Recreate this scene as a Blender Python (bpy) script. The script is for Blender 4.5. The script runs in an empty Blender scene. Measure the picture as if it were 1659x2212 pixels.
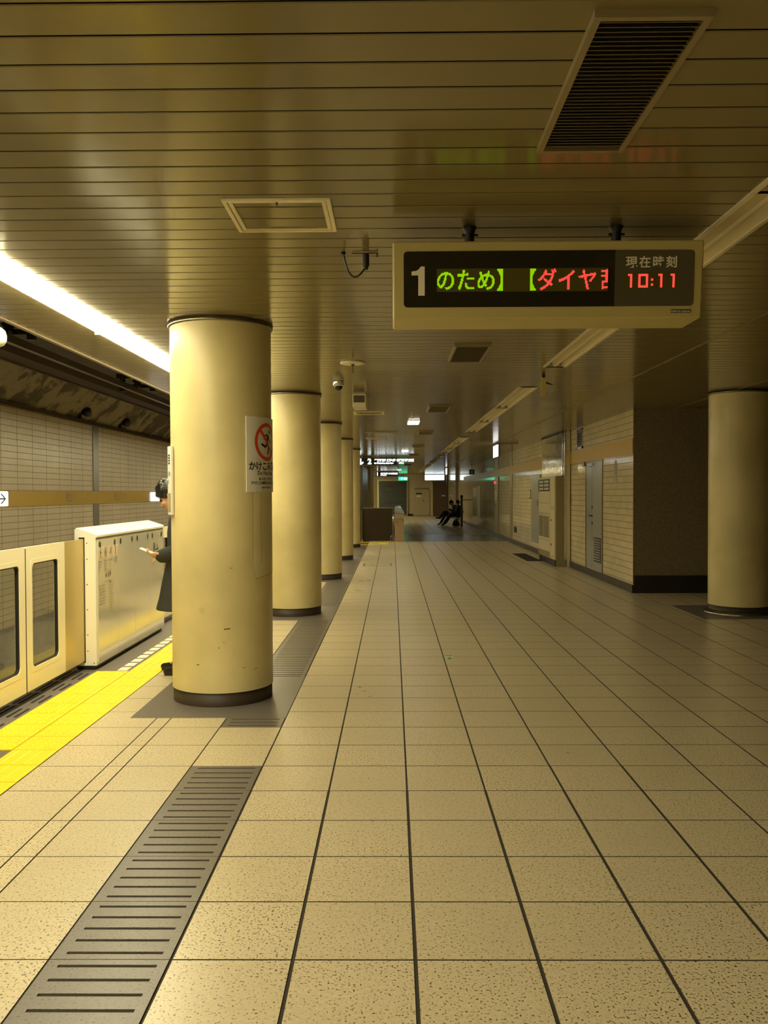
import bpy, bmesh, math, random
from mathutils import Vector, Matrix
random.seed(7)
PI = math.pi
sc = bpy.context.scene
COL = sc.collection

# ------------------------------------------------------------------ camera
EYE = 1.521
cd = bpy.data.cameras.new('camera'); cam = bpy.data.objects.new('camera', cd); COL.objects.link(cam)
cd.sensor_fit = 'VERTICAL'; cd.sensor_height = 36; cd.lens = 36 * 1860 / 2212
cd.clip_start = .05; cd.clip_end = 200
cam.location = (0, 0, EYE)
cam.rotation_mode = 'QUATERNION'
cam.rotation_quaternion = (Matrix.Rotation(math.atan(18 / 1860), 4, 'Z') @ Matrix.Rotation(PI / 2 - math.atan(40 / 1860), 4, 'X')
                           @ Matrix.Rotation(-.004, 4, 'Z')).to_quaternion()
sc.camera = cam
# ------------------------------------------------------------------ world, exposure
w = bpy.data.worlds.new('world'); sc.world = w; w.use_nodes = True
w.node_tree.nodes['Background'].inputs[0].default_value = (.02, .018, .012, 1)
w.node_tree.nodes['Background'].inputs[1].default_value = 1
vs = sc.view_settings; vs.view_transform = 'Standard'; vs.look = 'None'; vs.gamma = 1; vs.exposure = 0
LAMP = 41.0               # strength of the lit fluorescent strips
LAMP_COL = (1, .89, .55)
CH = 2.783                # ceiling height

# ------------------------------------------------------------------ materials
def nodes(name):
    m = bpy.data.materials.new(name); m.use_nodes = True
    return m, m.node_tree, m.node_tree.nodes['Principled BSDF']
def sock(b, n, v):
    if n in b.inputs: b.inputs[n].default_value = v
def mat(name, col, rough=.5, metal=0, var=0, vscale=3, bump=0, bscale=60, spec=.5, emit=None, estr=0):
    m, nt, b = nodes(name)
    c = (*col, 1); sock(b, 'Base Color', c); sock(b, 'Roughness', rough); sock(b, 'Metallic', metal); sock(b, 'Specular IOR Level', spec)
    if var or bump:
        tc = nt.nodes.new('ShaderNodeTexCoord')
    if var:
        n = nt.nodes.new('ShaderNodeTexNoise'); n.inputs['Scale'].default_value = vscale; n.inputs['Detail'].default_value = 4
        nt.links.new(tc.outputs['Object'], n.inputs['Vector'])
        r = nt.nodes.new('ShaderNodeMapRange'); r.inputs[1].default_value = .3; r.inputs[2].default_value = .7
        r.inputs[3].default_value = 1 - var; r.inputs[4].default_value = 1 + var * .3
        nt.links.new(n.outputs[0], r.inputs[0])
        mx = nt.nodes.new('ShaderNodeVectorMath'); mx.operation = 'SCALE'; mx.inputs[0].default_value = col
        nt.links.new(r.outputs[0], mx.inputs['Scale']); nt.links.new(mx.outputs[0], b.inputs['Base Color'])
    if bump:
        n = nt.nodes.new('ShaderNodeTexNoise'); n.inputs['Scale'].default_value = bscale
        nt.links.new(tc.outputs['Object'], n.inputs['Vector'])
        bp = nt.nodes.new('ShaderNodeBump'); bp.inputs['Strength'].default_value = bump; bp.inputs['Distance'].default_value = .01
        nt.links.new(n.outputs[0], bp.inputs['Height']); nt.links.new(bp.outputs[0], b.inputs['Normal'])
    if emit:
        sock(b, 'Emission Color', (*emit, 1)); sock(b, 'Emission Strength', estr)
    return m
def mth(nt, op, a, b=None, c=None):
    n = nt.nodes.new('ShaderNodeMath'); n.operation = op
    for i, v in enumerate((a, b, c)):
        if v is None: continue
        if isinstance(v, (int, float)): n.inputs[i].default_value = v
        else: nt.links.new(v, n.inputs[i])
    return n.outputs[0]
def line(nt, co, pitch, off, wd):
    f = mth(nt, 'FRACT', mth(nt, 'DIVIDE', mth(nt, 'SUBTRACT', co, off), pitch))
    d = mth(nt, 'MULTIPLY', mth(nt, 'MINIMUM', f, mth(nt, 'SUBTRACT', 1, f)), pitch)
    return mth(nt, 'LESS_THAN', d, wd / 2)
def wall_tile(name, axis, col, joint, ph, pw, oh=0, ow=0, vj=.35, rough=.18, big=None, tone=.1, wh=.004, wv=.003):
    """glazed wall tiles: rows of height ph, columns of width pw along the given horizontal axis"""
    m, nt, b = nodes(name); sock(b, 'Specular IOR Level', .2)
    g = nt.nodes.new('ShaderNodeNewGeometry'); s = nt.nodes.new('ShaderNodeSeparateXYZ'); nt.links.new(g.outputs['Position'], s.inputs[0])
    h = s.outputs['XYZ'.index(axis)]; z = s.outputs[2]
    a = line(nt, z, ph, oh, wh); v = mth(nt, 'MULTIPLY', line(nt, h, pw, ow, wv), vj)
    k = mth(nt, 'MAXIMUM', a, v)
    if big: k = mth(nt, 'MAXIMUM', k, line(nt, h, big[0], big[1], big[2]))
    # one tone per tile
    cx = mth(nt, 'FLOOR', mth(nt, 'DIVIDE', mth(nt, 'SUBTRACT', h, ow), pw)); cz = mth(nt, 'FLOOR', mth(nt, 'DIVIDE', mth(nt, 'SUBTRACT', z, oh), ph))
    cb = nt.nodes.new('ShaderNodeCombineXYZ'); nt.links.new(cx, cb.inputs[0]); nt.links.new(cz, cb.inputs[1])
    wn = nt.nodes.new('ShaderNodeTexWhiteNoise'); wn.noise_dimensions = '2D'; nt.links.new(cb.outputs[0], wn.inputs['Vector'])
    ns = nt.nodes.new('ShaderNodeTexNoise'); ns.inputs['Scale'].default_value = .9; ns.inputs['Detail'].default_value = 3; nt.links.new(g.outputs['Position'], ns.inputs['Vector'])
    t = mth(nt, 'ADD', mth(nt, 'MULTIPLY', wn.outputs['Value'], tone), mth(nt, 'MULTIPLY', ns.outputs[0], .35))
    t = mth(nt, 'SUBTRACT', 1.15, t)
    sc_ = nt.nodes.new('ShaderNodeVectorMath'); sc_.operation = 'SCALE'; sc_.inputs[0].default_value = col; nt.links.new(t, sc_.inputs['Scale'])
    mx = nt.nodes.new('ShaderNodeMix'); mx.data_type = 'RGBA'; nt.links.new(k, mx.inputs[0]); nt.links.new(sc_.outputs[0], mx.inputs[6]); mx.inputs[7].default_value = (*joint, 1)
    nt.links.new(mx.outputs[2], b.inputs['Base Color'])
    rr = mth(nt, 'ADD', mth(nt, 'MULTIPLY', k, .5), rough); nt.links.new(rr, b.inputs['Roughness'])
    tilt = nt.nodes.new('ShaderNodeBump'); tilt.inputs['Strength'].default_value = .12; tilt.inputs['Distance'].default_value = .002; tilt.invert = True
    nt.links.new(k, tilt.inputs['Height']); nt.links.new(tilt.outputs[0], b.inputs['Normal'])
    return m
def floor_mat(name, col, pit, rough=.3, tone=.1, dens=.5):
    m, nt, b = nodes(name)
    g = nt.nodes.new('ShaderNodeNewGeometry')
    at = nt.nodes.new('ShaderNodeAttribute'); at.attribute_name = 'tone'
    n1 = nt.nodes.new('ShaderNodeTexNoise'); n1.inputs['Scale'].default_value = 110; n1.inputs['Detail'].default_value = 3; nt.links.new(g.outputs['Position'], n1.inputs['Vector'])
    n2 = nt.nodes.new('ShaderNodeTexNoise'); n2.inputs['Scale'].default_value = 1.3; n2.inputs['Detail'].default_value = 5; nt.links.new(g.outputs['Position'], n2.inputs['Vector'])
    n3 = nt.nodes.new('ShaderNodeTexNoise'); n3.inputs['Scale'].default_value = 60; n3.inputs['Detail'].default_value = 2; nt.links.new(g.outputs['Position'], n3.inputs['Vector'])
    th = mth(nt, 'SUBTRACT', mth(nt, 'ADD', .40, mth(nt, 'MULTIPLY', at.outputs['Fac'], .03)), mth(nt, 'MULTIPLY', mth(nt, 'SUBTRACT', .6, n2.outputs[0]), .1 * dens))
    k = nt.nodes.new('ShaderNodeMapRange'); k.inputs[3].default_value = 1; k.inputs[4].default_value = 0
    nt.links.new(n1.outputs[0], k.inputs[0]); nt.links.new(mth(nt, 'SUBTRACT', th, .04), k.inputs[1]); nt.links.new(th, k.inputs[2])
    t = mth(nt, 'ADD', mth(nt, 'MULTIPLY', at.outputs['Fac'], tone), mth(nt, 'MULTIPLY', n2.outputs[0], .25))
    t = mth(nt, 'ADD', t, mth(nt, 'MULTIPLY', n3.outputs[0], .35))
    t = mth(nt, 'ADD', .67, t)
    s = nt.nodes.new('ShaderNodeVectorMath'); s.operation = 'SCALE'; s.inputs[0].default_value = col; nt.links.new(t, s.inputs['Scale'])
    mx = nt.nodes.new('ShaderNodeMix'); mx.data_type = 'RGBA'; nt.links.new(mth(nt, 'MULTIPLY', k.outputs[0], dens), mx.inputs[0]); nt.links.new(s.outputs[0], mx.inputs[6]); mx.inputs[7].default_value = (*pit, 1)
    nt.links.new(mx.outputs[2], b.inputs['Base Color'])
    nt.links.new(mth(nt, 'ADD', rough, mth(nt, 'MULTIPLY', n2.outputs[0], .12)), b.inputs['Roughness'])
    bp = nt.nodes.new('ShaderNodeBump'); bp.inputs['Strength'].default_value = .15; bp.inputs['Distance'].default_value = .002; nt.links.new(n1.outputs[0], bp.inputs['Height']); nt.links.new(bp.outputs[0], b.inputs['Normal'])
    return m
def glass_mat(name, tint, gloss=.12):
    m = bpy.data.materials.new(name); m.use_nodes = True; nt = m.node_tree; nt.nodes.clear()
    o = nt.nodes.new('ShaderNodeOutputMaterial'); t = nt.nodes.new('ShaderNodeBsdfTransparent'); t.inputs[0].default_value = (*tint, 1)
    g = nt.nodes.new('ShaderNodeBsdfGlossy'); g.inputs['Roughness'].default_value = .02
    f = nt.nodes.new('ShaderNodeFresnel'); f.inputs[0].default_value = 1.5
    mx = nt.nodes.new('ShaderNodeMixShader'); gb = nt.nodes.new('ShaderNodeNewGeometry'); nt.links.new(mth(nt, 'MULTIPLY', f.outputs[0], mth(nt, 'SUBTRACT', 1, gb.outputs['Backfacing'])), mx.inputs[0]); nt.links.new(t.outputs[0], mx.inputs[1]); nt.links.new(g.outputs[0], mx.inputs[2]); nt.links.new(mx.outputs[0], o.inputs[0])
    return m
def stain_mat(name, c1, c2):
    """old tunnel concrete with flaking paint"""
    m, nt, b = nodes(name)
    g = nt.nodes.new('ShaderNodeNewGeometry'); mp = nt.nodes.new('ShaderNodeMapping'); mp.inputs['Scale'].default_value = (1.2, .9, .6)
    nt.links.new(g.outputs['Position'], mp.inputs[0])
    n = nt.nodes.new('ShaderNodeTexNoise'); n.inputs['Scale'].default_value = 1.1; n.inputs['Detail'].default_value = 9; n.inputs['Roughness'].default_value = .65; nt.links.new(mp.outputs[0], n.inputs['Vector'])
    r = nt.nodes.new('ShaderNodeValToRGB'); r.color_ramp.elements[0].position = .47; r.color_ramp.elements[1].position = .52
    r.color_ramp.elements[0].color = (*c1, 1); r.color_ramp.elements[1].color = (*c2, 1)
    nt.links.new(n.outputs[0], r.inputs[0]); nt.links.new(r.outputs[0], b.inputs['Base Color']); sock(b, 'Roughness', .85)
    return m

M = {}
M['tile'] = floor_mat('floor tile', (.59, .50, .325), (.10, .07, .035), .24, .1, 1.0)
M['grout'] = mat('floor grout', (.035, .028, .018), .9)
M['stone'] = floor_mat('dark stone', (.155, .135, .118), (.05, .04, .035), .3, .05, .8)
M['slot'] = mat('slot dark', (.012, .01, .008), .9)
M['yellow'] = mat('tactile yellow', (.90, .68, .006), .38, var=.05, vscale=2)
M['ceil'] = mat('ceiling enamel', (.225, .183, .082), .16, var=.05, vscale=1.5, spec=.4)
M['gap'] = mat('ceiling groove', (.012, .01, .006), .9)
M['cream'] = mat('column paint', (.74, .63, .31), .34, var=.24, vscale=1.4, bump=.04, bscale=25)
M['skirt'] = mat('brown skirting', (.045, .03, .018), .55)
M['chrome'] = mat('stainless', (.55, .53, .5), .22, 1)
M['dchrome'] = mat('dull trim metal', (.22, .19, .14), .3, .9)
M['lampbody'] = mat('lamp housing', (.8, .76, .62), .4)
M['tube'] = mat('lit diffuser', (.9, .9, .9), .4, emit=LAMP_COL, estr=LAMP)
M['unlit'] = mat('unlit reflector', (.78, .7, .48), .3)
M['gatew'] = mat('gate white enamel', (.93, .91, .82), .3)
M['gatec'] = mat('gate cream enamel', (.93, .86, .64), .22)
M['gateg'] = mat('gate gold', (.60, .47, .18), .28, .4)
M['gatem'] = mat('gate pearl metal', (.72, .70, .62), .13, .35)
M['gasket'] = mat('black rubber', (.015, .013, .01), .6)
M['glass'] = glass_mat('gate glass', (.92, .92, .86))
M['track_tile'] = wall_tile('track wall tile', 'Y', (.54, .46, .34), (.17, .13, .09), .105, .12, .02, .05, .25, .3, (.6, .4, .012), .06, .008, .006)
M['wtile_r'] = wall_tile('hall wall tile', 'Y', (.68, .58, .36), (.09, .06, .025), .102, .2, .044, .1, .16, .1, None, .1, .007, .004)
M['wtile_f'] = wall_tile('end wall tile', 'X', (.62, .54, .35), (.3, .24, .14), .102, .2, .044, .1, .3, .2)
M['gold'] = mat('gold sign band', (.50, .33, .07), .22, .15, var=.05)
M['steelw'] = mat('wavy polished steel', (.5, .5, .48), .1, 1, bump=.35, bscale=5)
M['goldw'] = mat('gold wall band', (.52, .35, .075), .34, 0, var=.05, spec=.08)
M['rough'] = mat('dark rough stone wall', (.24, .185, .10), .8, var=.5, vscale=90, bump=.5, bscale=120)
M['base'] = mat('dark baseboard', (.02, .017, .013), .3)
M['metalw'] = mat('grey metal door', (.42, .43, .42), .25, .4)
M['steel'] = mat('polished steel', (.6, .6, .58), .12, 1)
M['acw'] = mat('air conditioner cream', (.66, .58, .36), .3)
M['blk'] = mat('black plastic', (.012, .011, .01), .4)
M['dk'] = mat('dark grille', (.035, .028, .015), .5)
M['dkslat'] = mat('dusty grille slat', (.17, .14, .07), .45)
M['vframe'] = mat('vent frame', (.30, .24, .13), .35, .2)
M['white'] = mat('white print', (.88, .80, .60), .4)
M['plate'] = mat('white sign plate', (.82, .79, .7), .3)
M['ink'] = mat('black ink', (.015, .012, .01), .5)
M['greyink'] = mat('grey ink', (.2, .17, .12), .5)
M['red'] = mat('red print', (.75, .07, .035), .4)
M['peach'] = mat('peach sticker', (.80, .66, .48), .4)
M['signbody'] = mat('display housing', (.54, .45, .17), .42, var=.05)
M['signdark'] = mat('display face', (.022, .019, .01), .12)
M['signmid'] = mat('clock face', (.10, .085, .05), .3)
M['ledbg'] = mat('led field', (.10, .085, .015), .3)
M['led_g'] = mat('green led', (.1, .3, 0), .5, emit=(.30, .70, .0), estr=.95)
M['led_r'] = mat('red led', (.3, .02, 0), .5, emit=(1, .07, .05), estr=1.25)
M['glow'] = mat('sign glow white', (.9, .9, .9), .4, emit=(.82, .95, 1), estr=2.2)
M['glow2'] = mat('wall sign glow', (.9, .9, .9), .4, emit=(.95, .97, 1), estr=1.6)
M['glowy'] = mat('downlight glow', (.9, .9, .9), .4, emit=(1, .93, .75), estr=8)
M['glowg'] = mat('exit glow green', (.1, .8, .5), .4, emit=(.0, .9, .38), estr=2.2)
M['tunnel'] = mat('tunnel soffit', (.13, .105, .09), .8, var=.3, vscale=2)
M['haunch'] = stain_mat('flaking concrete', (.10, .08, .05), (.30, .25, .16))
M['tconc'] = mat('track bed concrete', (.26, .24, .2), .85, var=.3, vscale=2)
M['beam'] = mat('brown duct', (.07, .042, .03), .6)
M['postm'] = mat('dark grey metal strip', (.2, .19, .17), .35, .3)
M['shutter'] = mat('grey shutter', (.15, .16, .14), .35, .5)
M['door_c'] = mat('cream door', (.5, .43, .27), .35)
M['door_b'] = mat('brown door', (.12, .08, .055), .35)
M['brownpanel'] = mat('dark brown panel', (.03, .02, .012), .3)
M['granite'] = mat('pinkish granite', (.42, .3, .18), .4, var=.2, vscale=40)
M['coping'] = mat('green grey coping', (.3, .33, .28), .2)
M['skin'] = mat('skin', (.62, .36, .22), .5)
M['hair'] = mat('black hair', (.012, .01, .009), .4, bump=.5, bscale=90)
M['coat'] = mat('charcoal coat', (.03, .032, .03), .85, bump=.1, bscale=200)
M['suit'] = mat('dark suit', (.016, .017, .019), .8)
M['shirt'] = mat('white shirt', (.75, .74, .7), .7)
M['shoe'] = mat('black leather', (.012, .01, .009), .25)
M['phone'] = mat('white phone case', (.85, .83, .75), .3)
M['seat'] = mat('pale seat', (.6, .6, .55), .3)
M['ytag'] = mat('yellow tag', (.7, .5, .14), .4)
M['sticker'] = mat('pale green sticker', (.55, .62, .3), .35)
M['dgreen'] = mat('dark green print', (.03, .08, .015), .5)
M['redled'] = mat('red indicator', (.8, 0, 0), .4, emit=(1, .03, .03), estr=3)
M['poster'] = mat('printed poster', (.28, .3, .14), .35, var=.6, vscale=6)
M['posterw'] = mat('white poster', (.55, .52, .4), .35)
M['tape'] = mat('old paint patch', (.78, .68, .38), .42, var=.1, vscale=4)
M['tapeedge'] = mat('yellowed glue edge', (.42, .31, .10), .5)
M['fband'] = mat('grey floor band', (.2, .19, .16), .25)
M['wear'] = mat('scuff', (.10, .07, .03), .7)

# ------------------------------------------------------------------ mesh builder
ORG = {}
def org(o): return ORG.get(o.name, Vector((0, 0, 0)))
class MB:
    def __init__(s): s.v = []; s.f = []; s.mi = []; s.sm = []
    def add(s, vs, fs, mi=0, smooth=False):
        b = len(s.v); s.v += [tuple(v) for v in vs]
        for f in fs: s.f.append([b + i for i in f]); s.mi.append(mi); s.sm.append(smooth)
        return s
    def box(s, x0, x1, y0, y1, z0, z1, mi=0):
        vs = [(x, y, z) for x in (x0, x1) for y in (y0, y1) for z in (z0, z1)]
        return s.add(vs, [(0, 1, 3, 2), (4, 6, 7, 5), (0, 4, 5, 1), (2, 3, 7, 6), (0, 2, 6, 4), (1, 5, 7, 3)], mi)
    def quad(s, a, b, c, d, mi=0): return s.add([a, b, c, d], [(0, 1, 2, 3)], mi)
    def hexa(s, b, t, mi=0):
        """8 corner solid: bottom ring of 4, top ring of 4"""
        return s.add(list(b) + list(t), [(3, 2, 1, 0), (4, 5, 6, 7)] + [(i, (i + 1) % 4, (i + 1) % 4 + 4, i + 4) for i in range(4)], mi)
    def lathe(s, c, prof, n=48, mi=0, smooth=True, close=False):
        """profile of (r, z) around vertical axis through c=(x,y)"""
        vs = []; fs = []
        for r, z in prof:
            for i in range(n): a = 2 * PI * i / n; vs.append((c[0] + r * math.cos(a), c[1] + r * math.sin(a), z))
        for k in range(len(prof) - 1):
            for i in range(n): j = (i + 1) % n; fs.append((k * n + i, k * n + j, (k + 1) * n + j, (k + 1) * n + i))
        s.add(vs, fs, mi, smooth)
        if close:
            for k in (0, len(prof) - 1):
                s.add(vs[k * n:(k + 1) * n], [tuple(range(n))], mi)
        return s
    def tube(s, pts, r, n=10, mi=0, cap=True):
        pts = [Vector(p) for p in pts]; R = r if isinstance(r, (list, tuple)) else [r] * len(pts)
        vs = []; fs = []
        up = None
        for k, p in enumerate(pts):
            d = (pts[min(k + 1, len(pts) - 1)] - pts[max(k - 1, 0)]).normalized()
            if up is None: up = Vector((0, 0, 1)) if abs(d.z) < .9 else Vector((1, 0, 0))
            a = d.cross(up).normalized(); b = a.cross(d).normalized(); up = b
            for i in range(n): t = 2 * PI * i / n; vs.append(p + (a * math.cos(t) + b * math.sin(t)) * R[k])
        for k in range(len(pts) - 1):
            for i in range(n): j = (i + 1) % n; fs.append((k * n + i, k * n + j, (k + 1) * n + j, (k + 1) * n + i))
        s.add(vs, fs, mi, True)
        if cap: s.add(vs[:n], [tuple(range(n))], mi); s.add(vs[-n:], [tuple(range(n))], mi)
        return s
    def ball(s, c, r, n=16, m=10, mi=0, rot=None):
        """ellipsoid; r scalar or 3-tuple, rot optional 3x3"""
        R = (r, r, r) if isinstance(r, (int, float)) else r; c = Vector(c)
        vs = []; fs = []
        for k in range(1, m):
            ph = PI * k / m
            for i in range(n):
                t = 2 * PI * i / n; p = Vector((R[0] * math.sin(ph) * math.cos(t), R[1] * math.sin(ph) * math.sin(t), R[2] * math.cos(ph)))
                if rot: p = rot @ p
                vs.append(c + p)
        top = Vector((0, 0, R[2])); 
        if rot: top = rot @ top
        a = len(vs); vs.append(c + top); vs.append(c - top)
        for k in range(m - 2):
            for i in range(n): j = (i + 1) % n; fs.append((k * n + i, (k + 1) * n + i, (k + 1) * n + j, k * n + j))
        for i in range(n): j = (i + 1) % n; fs.append((a, i, j)); fs.append((a + 1, (m - 2) * n + j, (m - 2) * n + i))
        return s.add(vs, fs, mi, True)
    def capsule(s, p0, r0, p1, r1, n=14, m=4, flat=1, side=None):
        """tapered limb segment with round ends (closed)"""
        p0 = Vector(p0); p1 = Vector(p1); d = (p1 - p0); L = d.length; d.normalize()
        u = Vector(side) if side else (Vector((0, 1, 0)) if abs(d.y) < .9 else Vector((1, 0, 0)))
        a = d.cross(u).normalized(); b = a.cross(d).normalized()
        rings = []
        for k in range(1, m + 1): ph = PI / 2 * k / m; rings.append((p0 - d * r0 * math.cos(ph), r0 * math.sin(ph)))
        for k in range(m): ph = PI / 2 * k / m; rings.append((p1 + d * r1 * math.sin(ph), r1 * math.cos(ph)))
        vs = []; fs = []
        for c, r in rings:
            for i in range(n): t = 2 * PI * i / n; vs.append(c + a * math.cos(t) * r * flat + b * math.sin(t) * r)
        for k in range(len(rings) - 1):
            for i in range(n): j = (i + 1) % n; fs.append((k * n + i, k * n + j, (k + 1) * n + j, (k + 1) * n + i))
        q = len(vs); vs.append(p0 - d * r0); vs.append(p1 + d * r1); l = (len(rings) - 1) * n
        for i in range(n): j = (i + 1) % n; fs.append((q, j, i)); fs.append((q + 1, l + i, l + j))
        return s.add(vs, fs, 0, True)
    def chain(s, pts, rs, **k):
        for i in range(len(pts) - 1): s.capsule(pts[i], rs[i], pts[i + 1], rs[i + 1], **k)
        return s
    def prism(s, poly, d, mi=0, mi2=None):
        """extrude a planar polygon (list of 3d points) along vector d"""
        n = len(poly); P = [Vector(p) for p in poly]; D = Vector(d)
        s.add(P + [p + D for p in P], [tuple(range(n))[::-1], tuple(range(n, 2 * n))], mi)
        s.add(P + [p + D for p in P], [(i, (i + 1) % n, (i + 1) % n + n, i + n) for i in range(n)], mi if mi2 is None else mi2)
        return s
    def build(s, name, m, parent=None, bevel=0, remesh=0, smooth=0, recalc=True):
        o_ = org(parent) if parent else Vector((0, 0, 0))
        me = bpy.data.meshes.new(name)
        me.from_pydata([Vector(v) - o_ for v in s.v], [], s.f)
        ms = m if isinstance(m, (list, tuple)) else [m]
        for x in ms: me.materials.append(M[x] if isinstance(x, str) else x)
        me.polygons.foreach_set('material_index', s.mi)
        me.polygons.foreach_set('use_smooth', s.sm)
        if recalc:
            bm = bmesh.new(); bm.from_mesh(me); bmesh.ops.recalc_face_normals(bm, faces=bm.faces); bm.to_mesh(me); bm.free()
        o = bpy.data.objects.new(name, me); COL.objects.link(o)
        if remesh:
            r = o.modifiers.new('r', 'REMESH'); r.mode = 'VOXEL'; r.voxel_size = remesh; r.use_smooth_shade = True
            if smooth: q = o.modifiers.new('s', 'SMOOTH'); q.factor = .6; q.iterations = smooth
            dg = bpy.context.evaluated_depsgraph_get()
            nm = bpy.data.meshes.new_from_object(o.evaluated_get(dg)); o.modifiers.clear(); o.data = nm; nm.name = name
        if bevel:
            b = o.modifiers.new('bevel', 'BEVEL'); b.width = bevel; b.segments = 3; b.limit_method = 'ANGLE'; b.angle_limit = .6
            b.harden_normals = True
            for p in o.data.polygons: p.use_smooth = True
        if parent: o.parent = parent; ORG[o.name] = o_
        return o
def tag(o, label=None, cat=None, group=None, kind=None):
    if label: o['label'] = label
    if cat: o['category'] = cat
    if group: o['group'] = group
    if kind: o['kind'] = kind
    return o
def thing(name, loc, label, cat, group=None, kind=None):
    o = bpy.data.objects.new(name, None); COL.objects.link(o); o.location = loc; o.empty_display_size = .1
    ORG[o.name] = Vector(loc); return tag(o, label, cat, group, kind)
def copy_tree(o, delta=(0, 0, 0), label=None, parent=None):
    c = o.copy(); COL.objects.link(c)
    if parent: c.parent = parent
    else: c.location = Vector(o.location) + Vector(delta); ORG[c.name] = org(o) + Vector(delta)
    if label: c['label'] = label
    for ch in list(o.children): copy_tree(ch, parent=c)
    return c
def B(name, m, x0, x1, y0, y1, z0, z1, parent=None, bevel=0): return MB().box(x0, x1, y0, y1, z0, z1).build(name, m, parent, bevel)
def struct(o, label=None): o['kind'] = 'structure'; return tag(o, label) if label else o

def text_mesh(s, size, off=0, align='LEFT', sp=1):
    c = bpy.data.curves.new('t', 'FONT'); c.body = s; c.size = size; c.offset = off; c.resolution_u = 3; c.align_x = align; c.space_character = sp
    o = bpy.data.objects.new('t', c); COL.objects.link(o)
    dg = bpy.context.evaluated_depsgraph_get(); m = bpy.data.meshes.new_from_object(o.evaluated_get(dg))
    vs = [v.co.copy() for v in m.vertices]; fs = [list(p.vertices) for p in m.polygons]
    bpy.data.objects.remove(o); bpy.data.curves.remove(c); bpy.data.meshes.remove(m)
    return vs, fs
def put_text(mb, s, size, fn, u=0, v=0, off=0, align='LEFT', sx=1, mi=0, sp=1):
    vs, fs = text_mesh(s, size, off, align, sp)
    mb.add([fn(u + p.x * sx, v + p.y) for p in vs], fs, mi)
def rrect(x0, x1, z0, z1, r, n=6):
    P = []
    for cx, cz, a0 in ((x1 - r, z1 - r, 0), (x0 + r, z1 - r, 90), (x0 + r, z0 + r, 180), (x1 - r, z0 + r, 270)):
        for i in range(n + 1): a = math.radians(a0 + 90 * i / n); P.append((cx + r * math.cos(a), cz + r * math.sin(a)))
    return P
def frame_panel(mb, outer, inner, fn, d, mi=0):
    """plate with a hole: outer and inner rings of equal count, fn(u,v,w) -> xyz, thickness d"""
    n = len(outer)
    vs = [fn(*p, 0) for p in outer] + [fn(*p, 0) for p in inner] + [fn(*p, d) for p in outer] + [fn(*p, d) for p in inner]
    fs = []
    for i in range(n):
        j = (i + 1) % n
        fs += [(i, j, n + j, n + i), (2 * n + i, 3 * n + i, 3 * n + j, 2 * n + j), (i, 2 * n + i, 2 * n + j, j), (n + i, n + j, 3 * n + j, 3 * n + i)]
    mb.add(vs, fs, mi)

# ================================================================== THE SETTING
# ---- floor: individually laid 0.4 m tiles over dark grout
def tile_floor(name, xs, y_lo, y_hi, skip, m, gapf, parent=None):
    v = []; f = []; tone = []; side = []
    k0 = math.floor((y_lo - 2.776) / .4); k1 = math.ceil((y_hi - 2.776) / .4)
    for i in range(len(xs) - 1):
        for k in range(k0, k1):
            x0, x1 = xs[i], xs[i + 1]; y0 = max(y_lo, 2.776 + .4 * k); y1 = min(y_hi, 2.776 + .4 * (k + 1))
            if y1 - y0 < .02 or skip((x0 + x1) / 2, (y0 + y1) / 2): continue
            gx, gy = gapf((x0 + x1) / 2, (y0 + y1) / 2)
            b = len(v); e = .0015; t = random.random()
            for a, z in ((0, -.004), (e, 0)):
                v += [(x0 + gx + a, y0 + gy + a, z), (x1 - gx - a, y0 + gy + a, z), (x1 - gx - a, y1 - gy - a, z), (x0 + gx + a, y1 - gy - a, z)]
            f.append((b + 4, b + 5, b + 6, b + 7)); tone.append(t); side.append(0)
            for q in range(4): f.append((b + q, b + (q + 1) % 4, b + 4 + (q + 1) % 4, b + 4 + q)); tone.append(t); side.append(1)
    nt_ = len(f)
    b = len(v); v += [(xs[0], y_lo, -.0035), (xs[-1], y_lo, -.0035), (xs[-1], y_hi, -.0035), (xs[0], y_hi, -.0035)]; f.append((b, b + 1, b + 2, b + 3)); tone.append(0)
    # body of the slab
    v += [(xs[0], y_lo, -.25), (xs[-1], y_lo, -.25), (xs[-1], y_hi, -.25), (xs[0], y_hi, -.25)]
    f += [(b + 7, b + 6, b + 5, b + 4), (b, b + 4, b + 5, b + 1), (b + 1, b + 5, b + 6, b + 2), (b + 2, b + 6, b + 7, b + 3), (b + 3, b + 7, b + 4, b)]; tone += [0] * 5
    me = bpy.data.meshes.new(name); me.from_pydata(v, [], f); me.materials.append(M[m]); me.materials.append(M['grout'])
    me.polygons.foreach_set('material_index', side + [1] * (len(f) - nt_))
    at = me.attributes.new('tone', 'FLOAT', 'FACE'); at.data.foreach_set('value', tone)
    o = bpy.data.objects.new(name, me); COL.objects.link(o); return o
XS = [-1.99, -1.605, -1.507, -1.13] + [round(-.73 + .4 * k, 3) for k in range(25)] + [9.0]
def skipf(x, y):
    if -1.13 < x < -.73 and not (4.776 < y < 5.576): return True
    return x > 3.7 and y > 13.2
def gapf(x, y):
    if x < -.73: return (.0022, .0013)
    if y < 4.35 + .3 * (x > .8) and x < 1.5: return (.0050, .0022)
    if x > 1.2 and y < 4.6: return (.0018, .0012)
    return (.0034, .0022)
fl = struct(tile_floor('floor', XS, -7, 60, skipf, 'tile', gapf), 'cream speckled square floor tiles with dark joints')
# platform side stone floor beyond the tactile paving
mb = MB(); mb.box(-2.95, -1.99, -7, 60, -.25, -.004); mb.build('floor', 'stone')['kind'] = 'structure'
B('trim_1', 'tconc', -3.05, -2.95, -7, 60, -1.1, -.004)['kind'] = 'structure'

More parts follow.
